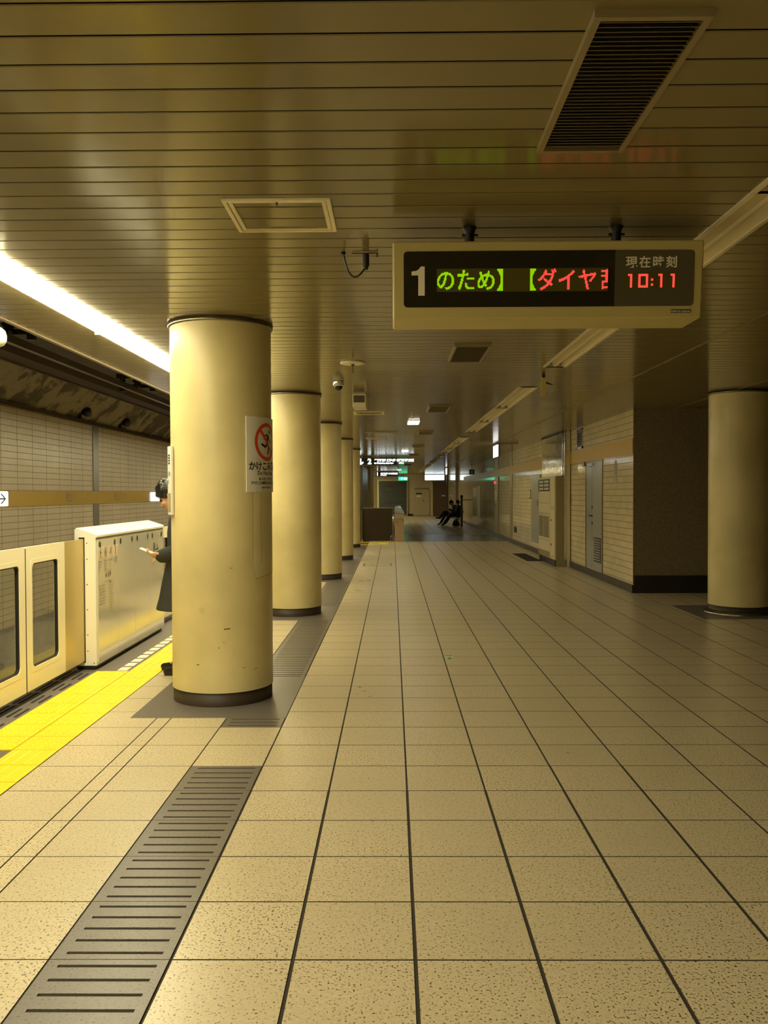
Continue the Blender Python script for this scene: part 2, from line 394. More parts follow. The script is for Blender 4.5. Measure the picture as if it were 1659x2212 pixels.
# ---- dark drain strips in the floor
def drain(name, y0, y1, label):
    t = thing(name, (-.93, (y0 + y1) / 2, 0), label, 'drain', 'dark slotted drain strips beside the columns')
    k = 0; y = y0
    ys = [y0] + [v for v in (2.776 + .4 * j for j in range(-24, 150)) if y0 + .05 < v < y1 - .05] + [y1]
    for a, b in zip(ys[:-1], ys[1:]):
        p = MB(); n = max(1, round((b - a) / .08)); st = (b - a) / n
        x0, x1, s0, s1 = -1.126, -.734, -1.085, -.765
        p.box(x0, s0, a + .002, b - .002, -.012, .0008); p.box(s1, x1, a + .002, b - .002, -.012, .0008)
        yy = a + .002
        for j in range(n):
            c = a + st * (j + .5); p.box(s0, s1, yy, c - .008, -.012, .0008); yy = c + .008
        p.box(s0, s1, yy, b - .002, -.012, .0008)
        p.box(x0, x1, a + .002, b - .002, -.014, -.011, 1)
        p.build('grate_plate', ['stone', 'slot'], t)
    return t
drain('floor_drain', -.424, 4.776, 'long dark slotted drain strip in the lower left foreground')
drain('floor_drain', 5.576, 5.81, 'short piece of slotted drain in front of the nearest column')
for i, yc in enumerate((6.46, 10.96, 15.46, 19.96)):
    drain('floor_drain', yc + .65, yc + 3.85, ['dark slotted drain strip between the nearest and second columns', 'dark slotted drain strip between the second and third columns',
          'dark slotted drain strip between the third and fourth columns', 'far dark slotted drain strip past the fourth column'][i])

# ---- tactile paving
def tactile(name, x0, x1, y0, y1, kind, label, p=.285):
    t = MB(); nx = round((x1 - x0) / .28); ny = max(1, round((y1 - y0) / p)); px = (x1 - x0) / nx; py = (y1 - y0) / ny
    for i in range(nx):
        for j in range(ny):
            a = x0 + px * i; b = y0 + py * j
            t.box(a + .003, a + px - .003, b + .003, b + py - .003, -.004, .002)
            if kind == 'dot':
                for u in range(5):
                    for q in range(5):
                        cx = a + px * (u + .5) / 5; cy = b + py * (q + .5) / 5; n = 8
                        r1 = [(cx + .012 * math.cos(2 * PI * s / n), cy + .012 * math.sin(2 * PI * s / n), .002) for s in range(n)]
                        r2 = [(cx + .006 * math.cos(2 * PI * s / n), cy + .006 * math.sin(2 * PI * s / n), .0065) for s in range(n)]
                        t.add(r1 + r2, [(s, (s + 1) % n, (s + 1) % n + n, s + n) for s in range(n)] + [tuple(range(n, 2 * n))])
            else:
                for u in range(4):
                    cx = a + px * (u + .5) / 4
                    t.hexa([(cx - .015, b + .012, .002), (cx + .015, b + .012, .002), (cx + .015, b + py - .012, .002), (cx - .015, b + py - .012, .002)],
                           [(cx - .009, b + .018, .0065), (cx + .009, b + .018, .0065), (cx + .009, b + py - .018, .0065), (cx - .009, b + py - .018, .0065)])
    o = t.build(name, 'yellow'); return tag(o, label, 'tactile paving')
tactile('tactile_paving', -2.55, -1.99, 5.08, 7.36, 'dot', 'bright yellow dotted tactile paving in front of the platform gate opening')
tactile('tactile_paving', -2.27, -1.99, -7, 5.08, 'bar', 'yellow ribbed tactile strip at the left picture edge, nearer than the dots')
tactile('tactile_paving', -2.27, -1.99, 7.36, 24, 'bar', 'yellow ribbed tactile strip beside the white gate box, under the shoe')
# dashed white marks + stone between gate box and strip
mb = MB()
for k in range(60):
    y = 7.4 + .19 * k; mb.box(-2.385, -2.30, y, y + .13, -.0039, .0008)
tag(mb.build('dashed_line', 'white'), 'dashed whitish floor line between the gate box and the yellow strip', 'floor marking')
# slotted platform edge
mb = MB(); mb.box(-2.94, -2.70, 5.0, 7.42, -.0039, .0004, 0)
for x, wd, L in ((-2.60, .014, .3), (-2.655, .014, .3)):
    y = 5.05
    while y < 7.3: mb.box(x, x + wd, y, y + L * .75, -.003, .0006, 1); y += .4
for x in (-2.74, -2.785, -2.83, -2.875, -2.92):
    y = 5.02
    while y < 7.35: mb.box(x, x + .024, y, y + .34, -.003, .0014, 1); y += .4
tag(mb.build('edge_grating', ['stone', 'slot']), 'dark slotted grating strip at the platform edge under the sliding gates', 'grating')

# ---- ceiling: transverse enamelled planks with open grooves
TR = [1.159, 10.288, 19.44, 28.6, 37.7, 46.8]
mb = MB(); P = .158; y = 2.392 - P * 60
while y < 60:
    a = y + .0052; b = y + P - .0052; tl = random.uniform(-.0004, .0004)
    x0, x1 = -2.77, 9.0
    if a > 13.1: x1 = 3.65
    intr = any(t0 - .08 < y < t0 + 7.5 for t0 in TR)
    for u0, u1 in (((x0, 1.522), (1.739, min(x1, 2.65))) if intr else ((x0, min(x1, 2.65)),)) + ((2.65, min(x1, 4.25)), (4.25, x1)):
        if u1 - u0 < .1: continue
        pr = [(a, CH + .014), (a, CH + .003), (a + .003, CH + tl), (b - .003, CH - tl), (b, CH + .003), (b, CH + .014)]
        vs = [(x, q, z) for x in (u0, u1) for q, z in pr]
        mb.add(vs, [(i, i + 1, i + 7, i + 6) for i in (1, 2, 3)]); mb.add(vs, [(i, i + 1, i + 7, i + 6) for i in (0, 4)], 1)  # groove sides coloured near black: painted shade where plank edges would catch light
    y += P
mb.box(-2.77, 9, -7, 60, CH + .075, CH + .2, 1)
struct(mb.build('ceiling', ['ceil', 'gap'], recalc=False), 'brown beige enamelled metal ceiling planks running crosswise')
for i, x in enumerate((2.65, 4.25)):
    struct(B('trim_%d' % (i + 2), 'vframe', x - .008, x + .008, -7, 60 if i == 0 else 13.04, CH - .004, CH + .006))
struct(MB().box(-2.80, -2.765, -7, 60, CH - .012, CH + .3).build('trim_4', 'vframe'))

# ---- tunnel over the tracks
struct(B('wall_left', 'track_tile', -6.5, -6.2, -7, 60, -.62, 3.0), 'beige tiled wall on the far side of the track')
struct(B('wall_left', 'tconc', -6.5, -6.1, -7, 60, -1.1, -.62))
struct(B('floor', 'tconc', -6.5, -2.95, -7, 60, -1.3, -1.1), 'concrete track bed')
mb = MB(); mb.hexa([(-6.25, -7, 3.0), (-5.6, -7, 3.6), (-5.6, -7, 3.75), (-6.5, -7, 3.1)], [(-6.25, 60, 3.0), (-5.6, 60, 3.6), (-5.6, 60, 3.75), (-6.5, 60, 3.1)])
struct(mb.build('ceiling', 'haunch'), 'sloping tunnel haunch of flaking stained concrete')
struct(B('ceiling', 'tunnel', -5.7, -2.78, -7, 60, 3.6, 3.8), 'dark flat tunnel soffit over the track')
struct(MB().box(-2.9, -2.80, -7, 60, CH + .05, 3.6).build('wall_left', 'tunnel'))
mb = MB(); mb.box(-6.2, -6.13, -7, 60, 2.94, 2.975); mb.box(-6.2, -6.15, -7, 60, 2.99, 3.02)
struct(mb.build('trim_5', 'dchrome'), 'metal cornice along the top of the track wall')
# rails
for x in (-4.95, -3.88):
    mb = MB(); mb.box(x - .035, x + .035, -7, 60, -.98, -.93); mb.box(x - .01, x + .01, -7, 60, -1.08, -.98); mb.box(x - .06, x + .06, -7, 60, -1.1, -1.07)
    tag(mb.build('rail', 'dchrome'), 'steel running rail, %s the platform' % ('the one farther from' if x < -4.5 else 'the one nearer to'), 'rail')
# ---- hall walls
struct(B('wall_right', 'wtile_r', 3.65, 3.95, 13.051, 58, 0, CH + .07), 'cream glazed tile wall along the right side')
struct(B('wall_alcove', 'rough', 3.652, 9.0, 13.04, 13.05, 0, CH + .013), 'dark rough speckled stone wall behind the right column')
struct(B('wall_east', 'rough', 9.0, 9.2, -7, 13.35, 0, CH + .013))
struct(B('wall_rear', 'rough', -2.9, 9.2, -7.2, -7, 0, CH + .013))  # out of view; dark finish put on to cut bounced light
struct(B('wall_rear', 'tunnel', -6.5, -2.9, -7.2, -7, -1.1, 3.8))
struct(B('wall_far', 'wtile_f', -2.9, 3.95, 58, 58.3, 0, CH + .013), 'far end wall of pale tiles')
struct(B('wall_far', 'tunnel', -6.5, -2.9, 60, 60.2, -1.1, 3.8))
struct(B('baseboard_right', 'base', 3.62, 3.66, 13.03, 58, 0, .12), 'dark baseboard along the tiled right wall')
struct(B('baseboard_alcove', 'base', 3.655, 9.0, 13.02, 13.06, 0, .265), 'tall black baseboard of the dark wall')
struct(B('baseboard_far', 'base', 1.0, 1.4, 57.96, 58.0, 0, .15))
# black vertical joint where the two wall runs meet
struct(B('trim_6', 'blk', 3.635, 3.66, 17.95, 18.02, .1, CH))
struct(B('trim_7', 'dchrome', 3.64, 3.652, 13.04, 13.055, .12, CH))

# ---- gold bands
t = thing('gold_band', (3.645, 15.5, 2.1), 'gold brown enamel band on the tiled wall above the grey door', 'wall band')
for a, b in ((13.06, 15.0), (15.006, 17.735)): B('band_panel', 'goldw', 3.632, 3.65, a, b, 2.105, 2.348, t)
t = thing('gold_band', (3.645, 35, 2.1), 'gold brown enamel band on the far wall beyond the steel duct casing', 'wall band')
a = 20.2
while a < 43: B('band_panel', 'goldw', 3.632, 3.65, a, a + 2.94, 2.105, 2.348, t); a += 2.95
t = thing('gold_band', (-6.2, 15, 1.33), 'long gold station name band on the track wall', 'wall band')
a = 16.7 - 2.9 * 5
while a < 45: B('band_panel', 'gold', -6.2, -6.175, a + .004, a + 2.896, 1.33, 1.59, t); a += 2.9
for yy in (16.25, 19.1):
    mb = MB()
    f = lambda u, v, yy=yy: (-6.172, yy + u, v)
    put_text(mb, '銀一丁', .125, f, 0, 1.46, .002); put_text(mb, 'Ginza-itchome', .055, f, 0, 1.395, .001, sx=.95)
    mb.build('lettering', 'greyink', t)
def wall_sign(y0, y1, label, arrow):
    t = thing('lit_wall_sign', (-6.17, (y0 + y1) / 2, 1.34), label, 'sign', 'lit white station signs in the gold band')
    p = [( -6.174, a, b) for a, b in rrect(y0, y1, 1.345, 1.578, .03)]
    MB().prism(p, (.03, 0, 0)).build('sign_face', 'glow2', t)
    if arrow:
        m2 = MB(); m2.box(-6.143, -6.14, y1 - .52, y1 - .1, 1.45, 1.472)
        for s in (1, -1):
            m2.add([(-6.142, y1 - .08, 1.461), (-6.142, y1 - .24, 1.461 + s * .085), (-6.142, y1 - .275, 1.461 + s * .075), (-6.142, y1 - .13, 1.461)], [(0, 1, 2, 3)])
        m2.build('arrow', 'ink', t)
wall_sign(12.3, 13.72, 'lit white sign with a black arrow on the track wall at the left picture edge', True)
wall_sign(21.95, 23.9, 'lit white sign on the track wall behind the standing person head', False)
# metal posts on the track wall
for k in range(-1, 4):
    y = 17.95 + 9.4 * k
    if k not in (0, 1): continue
    mb = MB(); mb.box(-6.2, -6.185, y - .17, y + .17, .15, 1.325); mb.box(-6.2, -6.185, y - .17, y + .17, 1.595, 2.93)
    tag(mb.build('metal_cover_strip', 'postm'), 'vertical grey metal strip on the track wall' + (' left of the nearest column' if k == 0 else ' farther on'), 'cover strip')
# dark duct, brackets and lamps in the tunnel
mb = MB(); mb.box(-5.62, -5.30, -7, 60, 3.50, 3.6); mb.box(-5.64, -5.60, -7, 60, 3.47, 3.52, 1)
tag(mb.build('cable_duct', ['beam', 'dchrome']), 'long brown cable duct under the tunnel soffit', 'duct')
t = thing('overhead_conductor', (-4.4, 15, 3.3), 'overhead conductor bar hung from the tunnel soffit', 'conductor rail')
B('conductor_bar', 'dchrome', -4.43, -4.37, -7, 60, 3.27, 3.36, t)
for y in (4.9, 9.9, 14.9, 19.9, 24.9):
    mb = MB(); mb.box(-4.75, -4.05, y - .06, y + .06, 3.52, 3.6); mb.box(-4.7, -4.62, y - .04, y + .04, 3.30, 3.54); mb.box(-4.18, -4.10, y - .04, y + .04, 3.30, 3.54); mb.box(-4.72, -4.08, y - .03, y + .03, 3.36, 3.42)
    mb.lathe((-4.4, y), [(.05, 3.36), (.09, 3.4), (.05, 3.44), (.09, 3.48), (.05, 3.52)], 12)
    mb.build('bracket', 'blk', t)
for i, y in enumerate((16.9, 19.4)):
    t = thing('tunnel_floodlight', (-6.15, y, 3.02), 'small black floodlight on the track wall top, %s one of the pair' % ('nearer' if i == 0 else 'farther'), 'floodlight', 'black floodlights on the track wall')
    MB().lathe((0, 0), [(.0, .0), (.05, .01), (.09, .08), (.09, .16), (.0, .16)], 16).build('lamp_head', 'blk', t)
    o = t.children[0]
    o.data.transform(Matrix.Translation(org(t))); o.data.transform(Matrix.Rotation(PI / 2, 4, 'Y')); o.data.transform(Matrix.Translation((.06, 0, .12)))
    B('bracket', 'blk', -6.16, -6.1, y - .03, y + .03, 3.02, 3.12, t)

# ================================================================== COLUMNS
def around(C, r):
    d0 = Vector((-C[0], -C[1], 0)).normalized(); rt = Vector((-d0.y, d0.x, 0))
    return lambda th, z, rr=0: (C[0] + (r + rr) * (math.cos(th) * d0.x + math.sin(th) * rt.x), C[1] + (r + rr) * (math.cos(th) * d0.y + math.sin(th) * rt.y), z)
def column(x, y, label, group, flare=False):
    t = thing('round_column', (x, y, 0), label, 'column', group)
    MB().lathe((x, y), [(.372, .10), (.372, CH - .03)], 96).build('shaft', 'cream', t, recalc=False)
    MB().lathe((x, y), [(.366, .0), (.366, .101), (.30, .101)], 96).build('skirting', 'skirt', t)
    MB().lathe((x, y), [(.35, CH - .034), (.384, CH - .034), (.387, CH - .026), (.387, CH - .002), (.35, CH - .002)], 96).build('top_ring', 'dchrome', t)
    mb = MB(); mb.box(x - (.51 if not flare else .66), x + (.55 if not flare else .66), y - .65, y + .65, -.004, .0012); mb.build('floor_plate', 'stone', t)
    if flare: MB().lathe((x, y), [(.366, .045), (.372, .04), (.40, .018), (.425, .010), (.425, .0012)], 96).build('floor_ring', 'chrome', t)
    return t
G = 'cream round platform columns in a row'
names = ['nearest thick cream round column with a red prohibition sign', 'second cream round column, right behind the nearest one', 'third cream round column in the row from the camera',
         'fourth cream round column in the row from the camera', 'fifth cream round column, beside the yellow dots of the stair front']
col0 = column(-1.28, 6.46, names[0], G)
for k in range(1, 5): copy_tree(col0, (0, 4.5 * k, 0), names[k])
for k, y in enumerate((37.96, 42.46, 46.96, 51.46)):
    copy_tree(col0, (0, y - 6.46, 0), ['distant cream round column just above the dark stair panel, left one', 'distant cream round column behind the left one above the stair panel',
                                       'distant cream round column, second from the shutter', 'distant cream round column next to the shutter'][k])
column(4.40, 10.96, 'cream round column standing alone at the right in front of the dark wall', 'right hand column', True)
C1 = (-1.28, 6.46); r1 = .372
A1 = around(C1, r1)
# scuffs and repainted patch on the nearest column
def curved(mb, fn, th0, th1, z0, z1, rr0, rr1, n=14, mi=0):
    vs = []
    for i in range(n + 1):
        th = th0 + (th1 - th0) * i / n
        vs += [fn(th, z0, rr0), fn(th, z1, rr0), fn(th, z1, rr1), fn(th, z0, rr1)]
    fs = [(4 * i + a, 4 * i + (a + 1) % 4, 4 * i + 4 + (a + 1) % 4, 4 * i + 4 + a) for i in range(n) for a in range(4)] + [(0, 1, 2, 3), (4 * n, 4 * n + 3, 4 * n + 2, 4 * n + 1)]
    mb.add(vs, fs, mi, False)
mb = MB(); D = math.radians
poly = [(D(35.5), 1.50), (D(35.5), 1.03), (D(40), .905), (D(52), .915), (D(62), .92), (D(84), .93), (D(84), 1.50)]
rows = []
ths = [35.5, 37, 38.5, 40, 45, 50, 55, 60, 65, 70, 75, 80, 84]
def zlo(a): return 1.03 - (a - 35.5) / 4.5 * .125 if a < 40 else .905 + (a - 40) * .0008
vs = [A1(D(a), zlo(a), .0012) for a in ths] + [A1(D(a), 1.54, .0012) for a in ths]; n = len(ths)
mb.add(vs, [(i, i + 1, n + i + 1, n + i) for i in range(n - 1)])
for q in range(len(ths) - 1): mb.quad(A1(D(ths[q]), zlo(ths[q]), .0016), A1(D(ths[q + 1]), zlo(ths[q + 1]), .0016), A1(D(ths[q + 1]), zlo(ths[q + 1]) + .005, .0016), A1(D(ths[q]), zlo(ths[q]) + .005, .0016), 1)
mb.quad(A1(D(35.5), 1.03, .0016), A1(D(36.1), 1.03, .0016), A1(D(36.1), 1.53, .0016), A1(D(35.5), 1.53, .0016), 1)
for q in range(9): mb.quad(A1(D(48 + .5 * math.sin(q)), 1.02 + .055 * q, .0016), A1(D(48.7 + .5 * math.sin(q)), 1.02 + .055 * q, .0016), A1(D(48.7 + .5 * math.sin(q + 1)), 1.075 + .055 * q, .0016), A1(D(48 + .5 * math.sin(q + 1)), 1.075 + .055 * q, .0016), 1)
mb.build('old_paint_patch', ['tape', 'tapeedge'], col0)
mb = MB()
for a, z, wd, hh in ((1, .555, .045, .008), (8, .99, .02, .004), (-5, .42, .006, .01), (-30, .30, .02, .006), (35, .25, .05, .003), (22, .27, .02, .004), (0.5, .46, .005, .006)):
    mb.quad(A1(D(a), z, .001), A1(D(a) + wd / r1, z + .003, .001), A1(D(a) + wd / r1, z + .003 + hh, .001), A1(D(a), z + hh, .001))
vs = [A1(D(-23) + .024 / r1 * math.cos(q * PI / 8), .695 + .024 * math.sin(q * PI / 8), .0008) for q in range(16)]
mb.add(vs, [tuple(range(16))], 1)
mb.build('scuff_mark', ['wear', mat('faint ring mark', (.56, .46, .22), .5)], col0)

# ---- prohibition sign wrapped on the right of the nearest column
t = thing('prohibition_sign', A1(D(59), 1.80), 'white no rushing sign with red circle and running figure on the nearest column', 'sign')
mb = MB(); curved(mb, A1, D(27.3), D(91), 1.535, 2.08, .002, .009, 26); mb.build('sign_plate', 'plate', t, recalc=True)
SA = D(59); SR = .0098
def F1(u, v, e=0): return A1(SA + u / (r1 + .009), v, SR + e)
def disc_ring(mb, cu, cv, ro, ri, fn, n=48, mi=0):
    vs = [fn(cu + ro * math.cos(2 * PI * i / n), cv + ro * math.sin(2 * PI * i / n)) for i in range(n)] + [fn(cu + ri * math.cos(2 * PI * i / n), cv + ri * math.sin(2 * PI * i / n)) for i in range(n)]
    mb.add(vs, [(i, (i + 1) % n, n + (i + 1) % n, n + i) for i in range(n)], mi)
cz = 1.902
mb = MB(); disc_ring(mb, 0, cz, .139, .112, lambda u, v: F1(u, v, .0006))
a = math.radians(-45); 
for i in range(12):
    s0 = -.118 + .236 * i / 12; s1 = -.118 + .236 * (i + 1) / 12; wv = .0115
    pt = lambda s, q: F1(s * math.cos(a) - q * math.sin(a), cz + s * math.sin(a) + q * math.cos(a), .0008)
    mb.quad(pt(s0, -wv), pt(s1, -wv), pt(s1, wv), pt(s0, wv))
mb.build('red_circle', 'red', t)
def stroke(mb, pts, wd, fn, mi=0, sub=4):
    for (x0, y0), (x1, y1) in zip(pts[:-1], pts[1:]):
        L = math.hypot(x1 - x0, y1 - y0); nx, ny = -(y1 - y0) / L * wd / 2, (x1 - x0) / L * wd / 2
        for i in range(sub):
            p = x0 + (x1 - x0) * i / sub, y0 + (y1 - y0) * i / sub; q = x0 + (x1 - x0) * (i + 1) / sub, y0 + (y1 - y0) * (i + 1) / sub
            mb.add([fn(p[0] - nx, p[1] - ny), fn(q[0] - nx, q[1] - ny), fn(q[0] + nx, q[1] + ny), fn(p[0] + nx, p[1] + ny)], [(0, 1, 2, 3)], mi)
def dot(mb, c, r, fn, n=14, mi=0, ry=None): mb.add([fn(c[0] + r * math.cos(2 * PI * i / n), c[1] + (ry or r) * math.sin(2 * PI * i / n)) for i in range(n)], [tuple(range(n))], mi)
def runner(mb, u, v, s, fn, mi=0):
    g = lambda x, y: fn(u + x * s, v + y * s)
    dot(mb, (.42, .78), .13, g, mi=mi, ry=.15)
    stroke(mb, [(.18, .55), (.05, .02)], .27, g, mi); stroke(mb, [(.12, .56), (-.25, .52), (-.42, .22)], .12, g, mi)
    stroke(mb, [(.25, .5), (.42, .15), (.62, -.02)], .11, g, mi)
    stroke(mb, [(.08, .05), (-.18, -.36), (-.72, -.14)], .19, g, mi); stroke(mb, [(.08, .0), (.28, -.38), (.14, -.88)], .17, g, mi)
mb = MB(); runner(mb, 0, cz - .003, .098, lambda u, v: F1(u, v, .0003)); mb.build('running_figure', 'ink', t)
mb = MB()
put_text(mb, 'かけこみ禁止', .066, F1, 0, 1.70, .0018, 'CENTER', sx=.98)
put_text(mb, 'Do Not Rush', .042, F1, 0, 1.66, .0006, 'CENTER')
put_text(mb, 'あぶないですから', .0255, F1, 0, 1.622, .0006, 'CENTER')
put_text(mb, 'かけこみ乗車はやめましょう', .0268, F1, 0, 1.592, .0006, 'CENTER')
put_text(mb, '東京地下鉄株式会社', .0155, F1, 0, 1.562, .0003, 'CENTER')
mb.build('lettering', 'ink', t)

# ---- station name plate on the left of the nearest column
t = thing('station_name_plate', A1(D(-97), 1.62), 'white and gold station name plate on the left edge of the nearest column', 'sign')
mb = MB(); curved(mb, A1, D(-128), D(-65.5), 1.372, 1.872, .006, .022, 26); mb.build('sign_plate', 'plate', t)
A2 = around(C1, r1 + .0228)
F2 = lambda u, v: A2(D(-97) + u / (r1 + .022), v)
mb = MB(); curved(mb, A1, D(-124), D(-68.3), 1.392, 1.530, .0222, .0232, 20); mb.build('gold_field', 'gateg', t)
mb = MB(); put_text(mb, '銀座一丁目', .083, F2, .018, 1.745, .002, 'CENTER', sx=.86)
put_text(mb, 'ぎんざいっちょうめ', .044, F2, 0, 1.655, .0006, 'CENTER'); put_text(mb, 'Ginza-itchome', .05, F2, 0, 1.60, .0006, 'CENTER', sx=.95)
mb.build('lettering', 'ink', t)

# ================================================================== PLATFORM SCREEN GATES
GX = -2.565
def gate_box(y0, y1, label, detail=True):
    t = thing('gate_housing', (-2.66, (y0 + y1) / 2, 0), label, 'platform gate box')
    xb, xf = -2.762, GX; zb, zf = 1.238, 1.176
    mb = MB(); z0 = .03
    sec = lambda y: [(xf - .012, y, z0), (xf - .012, y, zf - .03), (xf, y, zf - .028), (xf, y, zf - .006), (xf - .012, y, zf + .004), (xb + .02, y, zb - .004), (xb, y, zb - .02), (xb, y, z0)]
    a, b = sec(y0), sec(y1); n = len(a)
    mb.add(a + b, [(i, (i + 1) % n, n + (i + 1) % n, n + i) for i in range(n)] + [tuple(range(n))[::-1], tuple(range(n, 2 * n))])
    mb.build('housing', 'gatew', t, bevel=.006)
    B('plinth', 'blk', xb + .01, xf - .035, y0 + .01, y1 - .01, .0, .032, t)
    for e, s in ((y0, -1), (y1, 1)):
        B('door_slot', 'gasket', -2.722, -2.672, min(e, e + s * .003), max(e, e + s * .003), .06, 1.150, t)
        for z in (.16, .3, .52, .74, .96, 1.1, .055): MB().ball((-2.653 if z != .055 else -2.60, e + s * .002, z), (.005, .003, .005), 8, 6).build('screw', 'blk', t)
    # four pearl panels
    seams = [y0 + .025, y0 + .57, y0 + 1.10, y0 + 1.645, y1 - .025]
    locks = []
    for i in range(4):
        a, b = seams[i], seams[i + 1]
        p = [(xf - .012, u, v) for u, v in rrect(a + .002, b - .002, .05, 1.128, .006, 3)]
        pan = MB().prism(p, (.011, 0, 0)).build('front_panel', 'gatem', t)
        for yy in (a + (.085 if i else .055), b - .09):
            mb = MB()
            for dz, r in ((0, .023), (-.02, .012)):
                mb.add([(xf + .0005, yy + r * math.cos(q * PI / 8), 1.085 + dz + r * 1.15 * math.sin(q * PI / 8)) for q in range(16)], [tuple(range(16))])
            mb.build('lock', 'blk', pan)
    B('top_slot', 'dchrome', xf - .012, xf - .006, y0 + .03, y1 - .03, 1.132, 1.146, t)
    if not detail: return t
    f = lambda u, v: (xf + .0002, y0 + u, v)
    pnl = [c for c in t.children if c.name.startswith('front_panel')]
    mb = MB(); fx = lambda u, v, e=0: (xf + .0003 + e, y0 + u, v)
    for i in range(4):
        c = .092 + .137 * i
        p = [(xf - .0012, y0 + a, b) for a, b in rrect(c - .058, c + .058, .955, 1.06, .004, 2)]
        MB().prism(p, (.0012, 0, 0)).build('warning_sticker', 'peach', pnl[0])
    g = lambda u, v: fx(u, v, .0006)
    for i in range(4):
        c = .092 + .137 * i; mb = MB()
        if i == 0: dot(mb, (c, 1.04), .008, g); stroke(mb, [(c, 1.03), (c, .985)], .016, g); stroke(mb, [(c - .02, 1.02), (c + .025, 1.005)], .007, g); stroke(mb, [(c - .025, .965), (c, .985), (c + .02, .965)], .008, g)
        if i == 1:
            for e in (-.018, .016): dot(mb, (c + e, 1.04 + e * .3), .008, g); stroke(mb, [(c + e, 1.03), (c + e - .006, .99), (c + e, .962)], .013, g)
            stroke(mb, [(c - .02, 1.02), (c + .02, .99)], .007, g)
        if i == 2: runner(mb, c, 1.01, .045, g)
        if i == 3: dot(mb, (c, 1.048), .007, g); stroke(mb, [(c, 1.04), (c, .965)], .013, g)
        mb.build('pictogram', 'greyink', pnl[0])
    mb = MB()
    for i, ls in enumerate((['乗り出し禁止', 'Do not lean', 'over the', 'door'], ['手をかけない', 'Do not put', 'your hands', 'on doors'], ['かけこみ禁止', 'Do not', 'rush'], ['立てかけ禁止', 'Do not lean'])):
        for j, s in enumerate(ls): put_text(mb, s, .0185, g, .037 + .137 * i, .925 - .024 * j - .01 * i * 0, .0004, sx=.95)
    stroke(mb, [(.19, .842), (.42, .842)], .003, g)
    put_text(mb, '注意', .05, g, .27, .785, .001); dot(mb, (.235, .80), .02, g)
    stroke(mb, [(.19, .745), (.42, .745)], .004, g)
    put_text(mb, 'ホームドアについて', .021, g, .035, .71, .0006)
    for j in range(6): put_text(mb, 'ドアが開くまで近づかない'[:10 + j % 2], .0165, g, .035, .68 - .026 * j, .0003)
    put_text(mb, 'Caution', .021, g, .31, .722, .0006)
    for j in range(9): put_text(mb, ['Please stand clear', 'of the gates when', 'they move.', 'Do not lean on the', 'gates or put your', 'hands on them.', 'Keep bags away', 'from the doors', 'at all times.'][j], .0165, g, .31, .695 - .026 * j, .0003)
    mb.build('printed_notice', 'greyink', pnl[0])
    mb = MB(); put_text(mb, '8', .125, g, 1.77, .915, .002, sx=.92); put_text(mb, '号車', .02, g, 1.842, .918, .001); put_text(mb, '3', .078, g, 1.888, .922, .001); put_text(mb, '番ドア', .02, g, 1.93, .922, .001)
    mb.build('car_number', 'ink', pnl[3])
    mb = MB(); h = lambda u, v: (xb + .12 - v, y0 + u, 1.2002 + (v) * .32)
    put_text(mb, 'あぶない', .028, h, .42, .015, .001); stroke(mb, [(.36, -.02), (.6, -.02)], .004, h)
    mb.build('top_sticker', 'greyink', t)
    return t
gate_box(7.44, 9.64, 'white platform gate box with pearl panels, notices and car number eight')
def slide_gate(ya, yb, s, label):
    """ya: meeting edge, yb: edge at the housing; s=+1 when yb>ya"""
    x1, x0 = -2.678, -2.716; z0, z1 = .073, 1.137
    t = thing('sliding_gate', (-2.697, (ya + yb) / 2, z0), label, 'platform gate', 'cream sliding gates with windows')
    m = ya + s * .735; lo, hi = min(ya, m), max(ya, m)
    fn = lambda u, v, w_: (x0 + w_, u, v)
    inn = rrect(min(ya + s * .095, ya + s * .60), max(ya + s * .095, ya + s * .60), .235, 1.012, .045, 7)
    # outer ring sampled to the same count
    out = rrect(lo, hi, z0, z1, .008, 7)
    mb = MB(); frame_panel(mb, out, inn, fn, x1 - x0); mb.build('leaf_frame', 'gatec', t)
    l2, h2 = min(ya + s * .06, ya + s * .625), max(ya + s * .06, ya + s * .625)
    mb = MB(); frame_panel(mb, rrect(l2, h2, .20, 1.045, .06, 7), rrect(min(ya + s * .095, ya + s * .60), max(ya + s * .095, ya + s * .60), .235, 1.012, .045, 7), lambda u, v, w_: (x1 + w_, u, v), .0015); mb.build('window_border', 'gatec', t)
    mb = MB(); frame_panel(mb, rrect(min(ya + s * .094, ya + s * .601), max(ya + s * .094, ya + s * .601), .234, 1.013, .046, 7), rrect(min(ya + s * .104, ya + s * .591), max(ya + s * .104, ya + s * .591), .244, 1.003, .038, 7), lambda u, v, w_: (x0 + .006 + w_, u, v), .026); mb.build('window_seal', 'gasket', t)
    g0, g1 = min(ya + s * .1, ya + s * .595), max(ya + s * .1, ya + s * .595)
    MB().prism([(x0 + .016, a, b) for a, b in rrect(g0, g1, .24, 1.007, .04, 7)], (.005, 0, 0)).build('window_pane', 'glass', t)
    lo, hi = min(m, yb), max(m, yb)
    B('gold_panel', 'gateg', x0 + .001, x1 - .0005, lo, hi, z0, z1 - .001, t)
    B('edge_rubber', 'gasket', x0 + .004, x1 - .004, min(ya - s * .008, ya), max(ya - s * .008, ya), z0 + .01, z1 - .01, t)
    return t
slide_gate(6.262, 7.44, 1, 'cream sliding platform gate with full window, sliding into the white box')
slide_gate(6.238, 5.06, -1, 'cream sliding platform gate cut by the left picture edge')
slide_gate(9.655, 10.80, 1, 'cream sliding platform gate beyond the white box, behind the standing person')

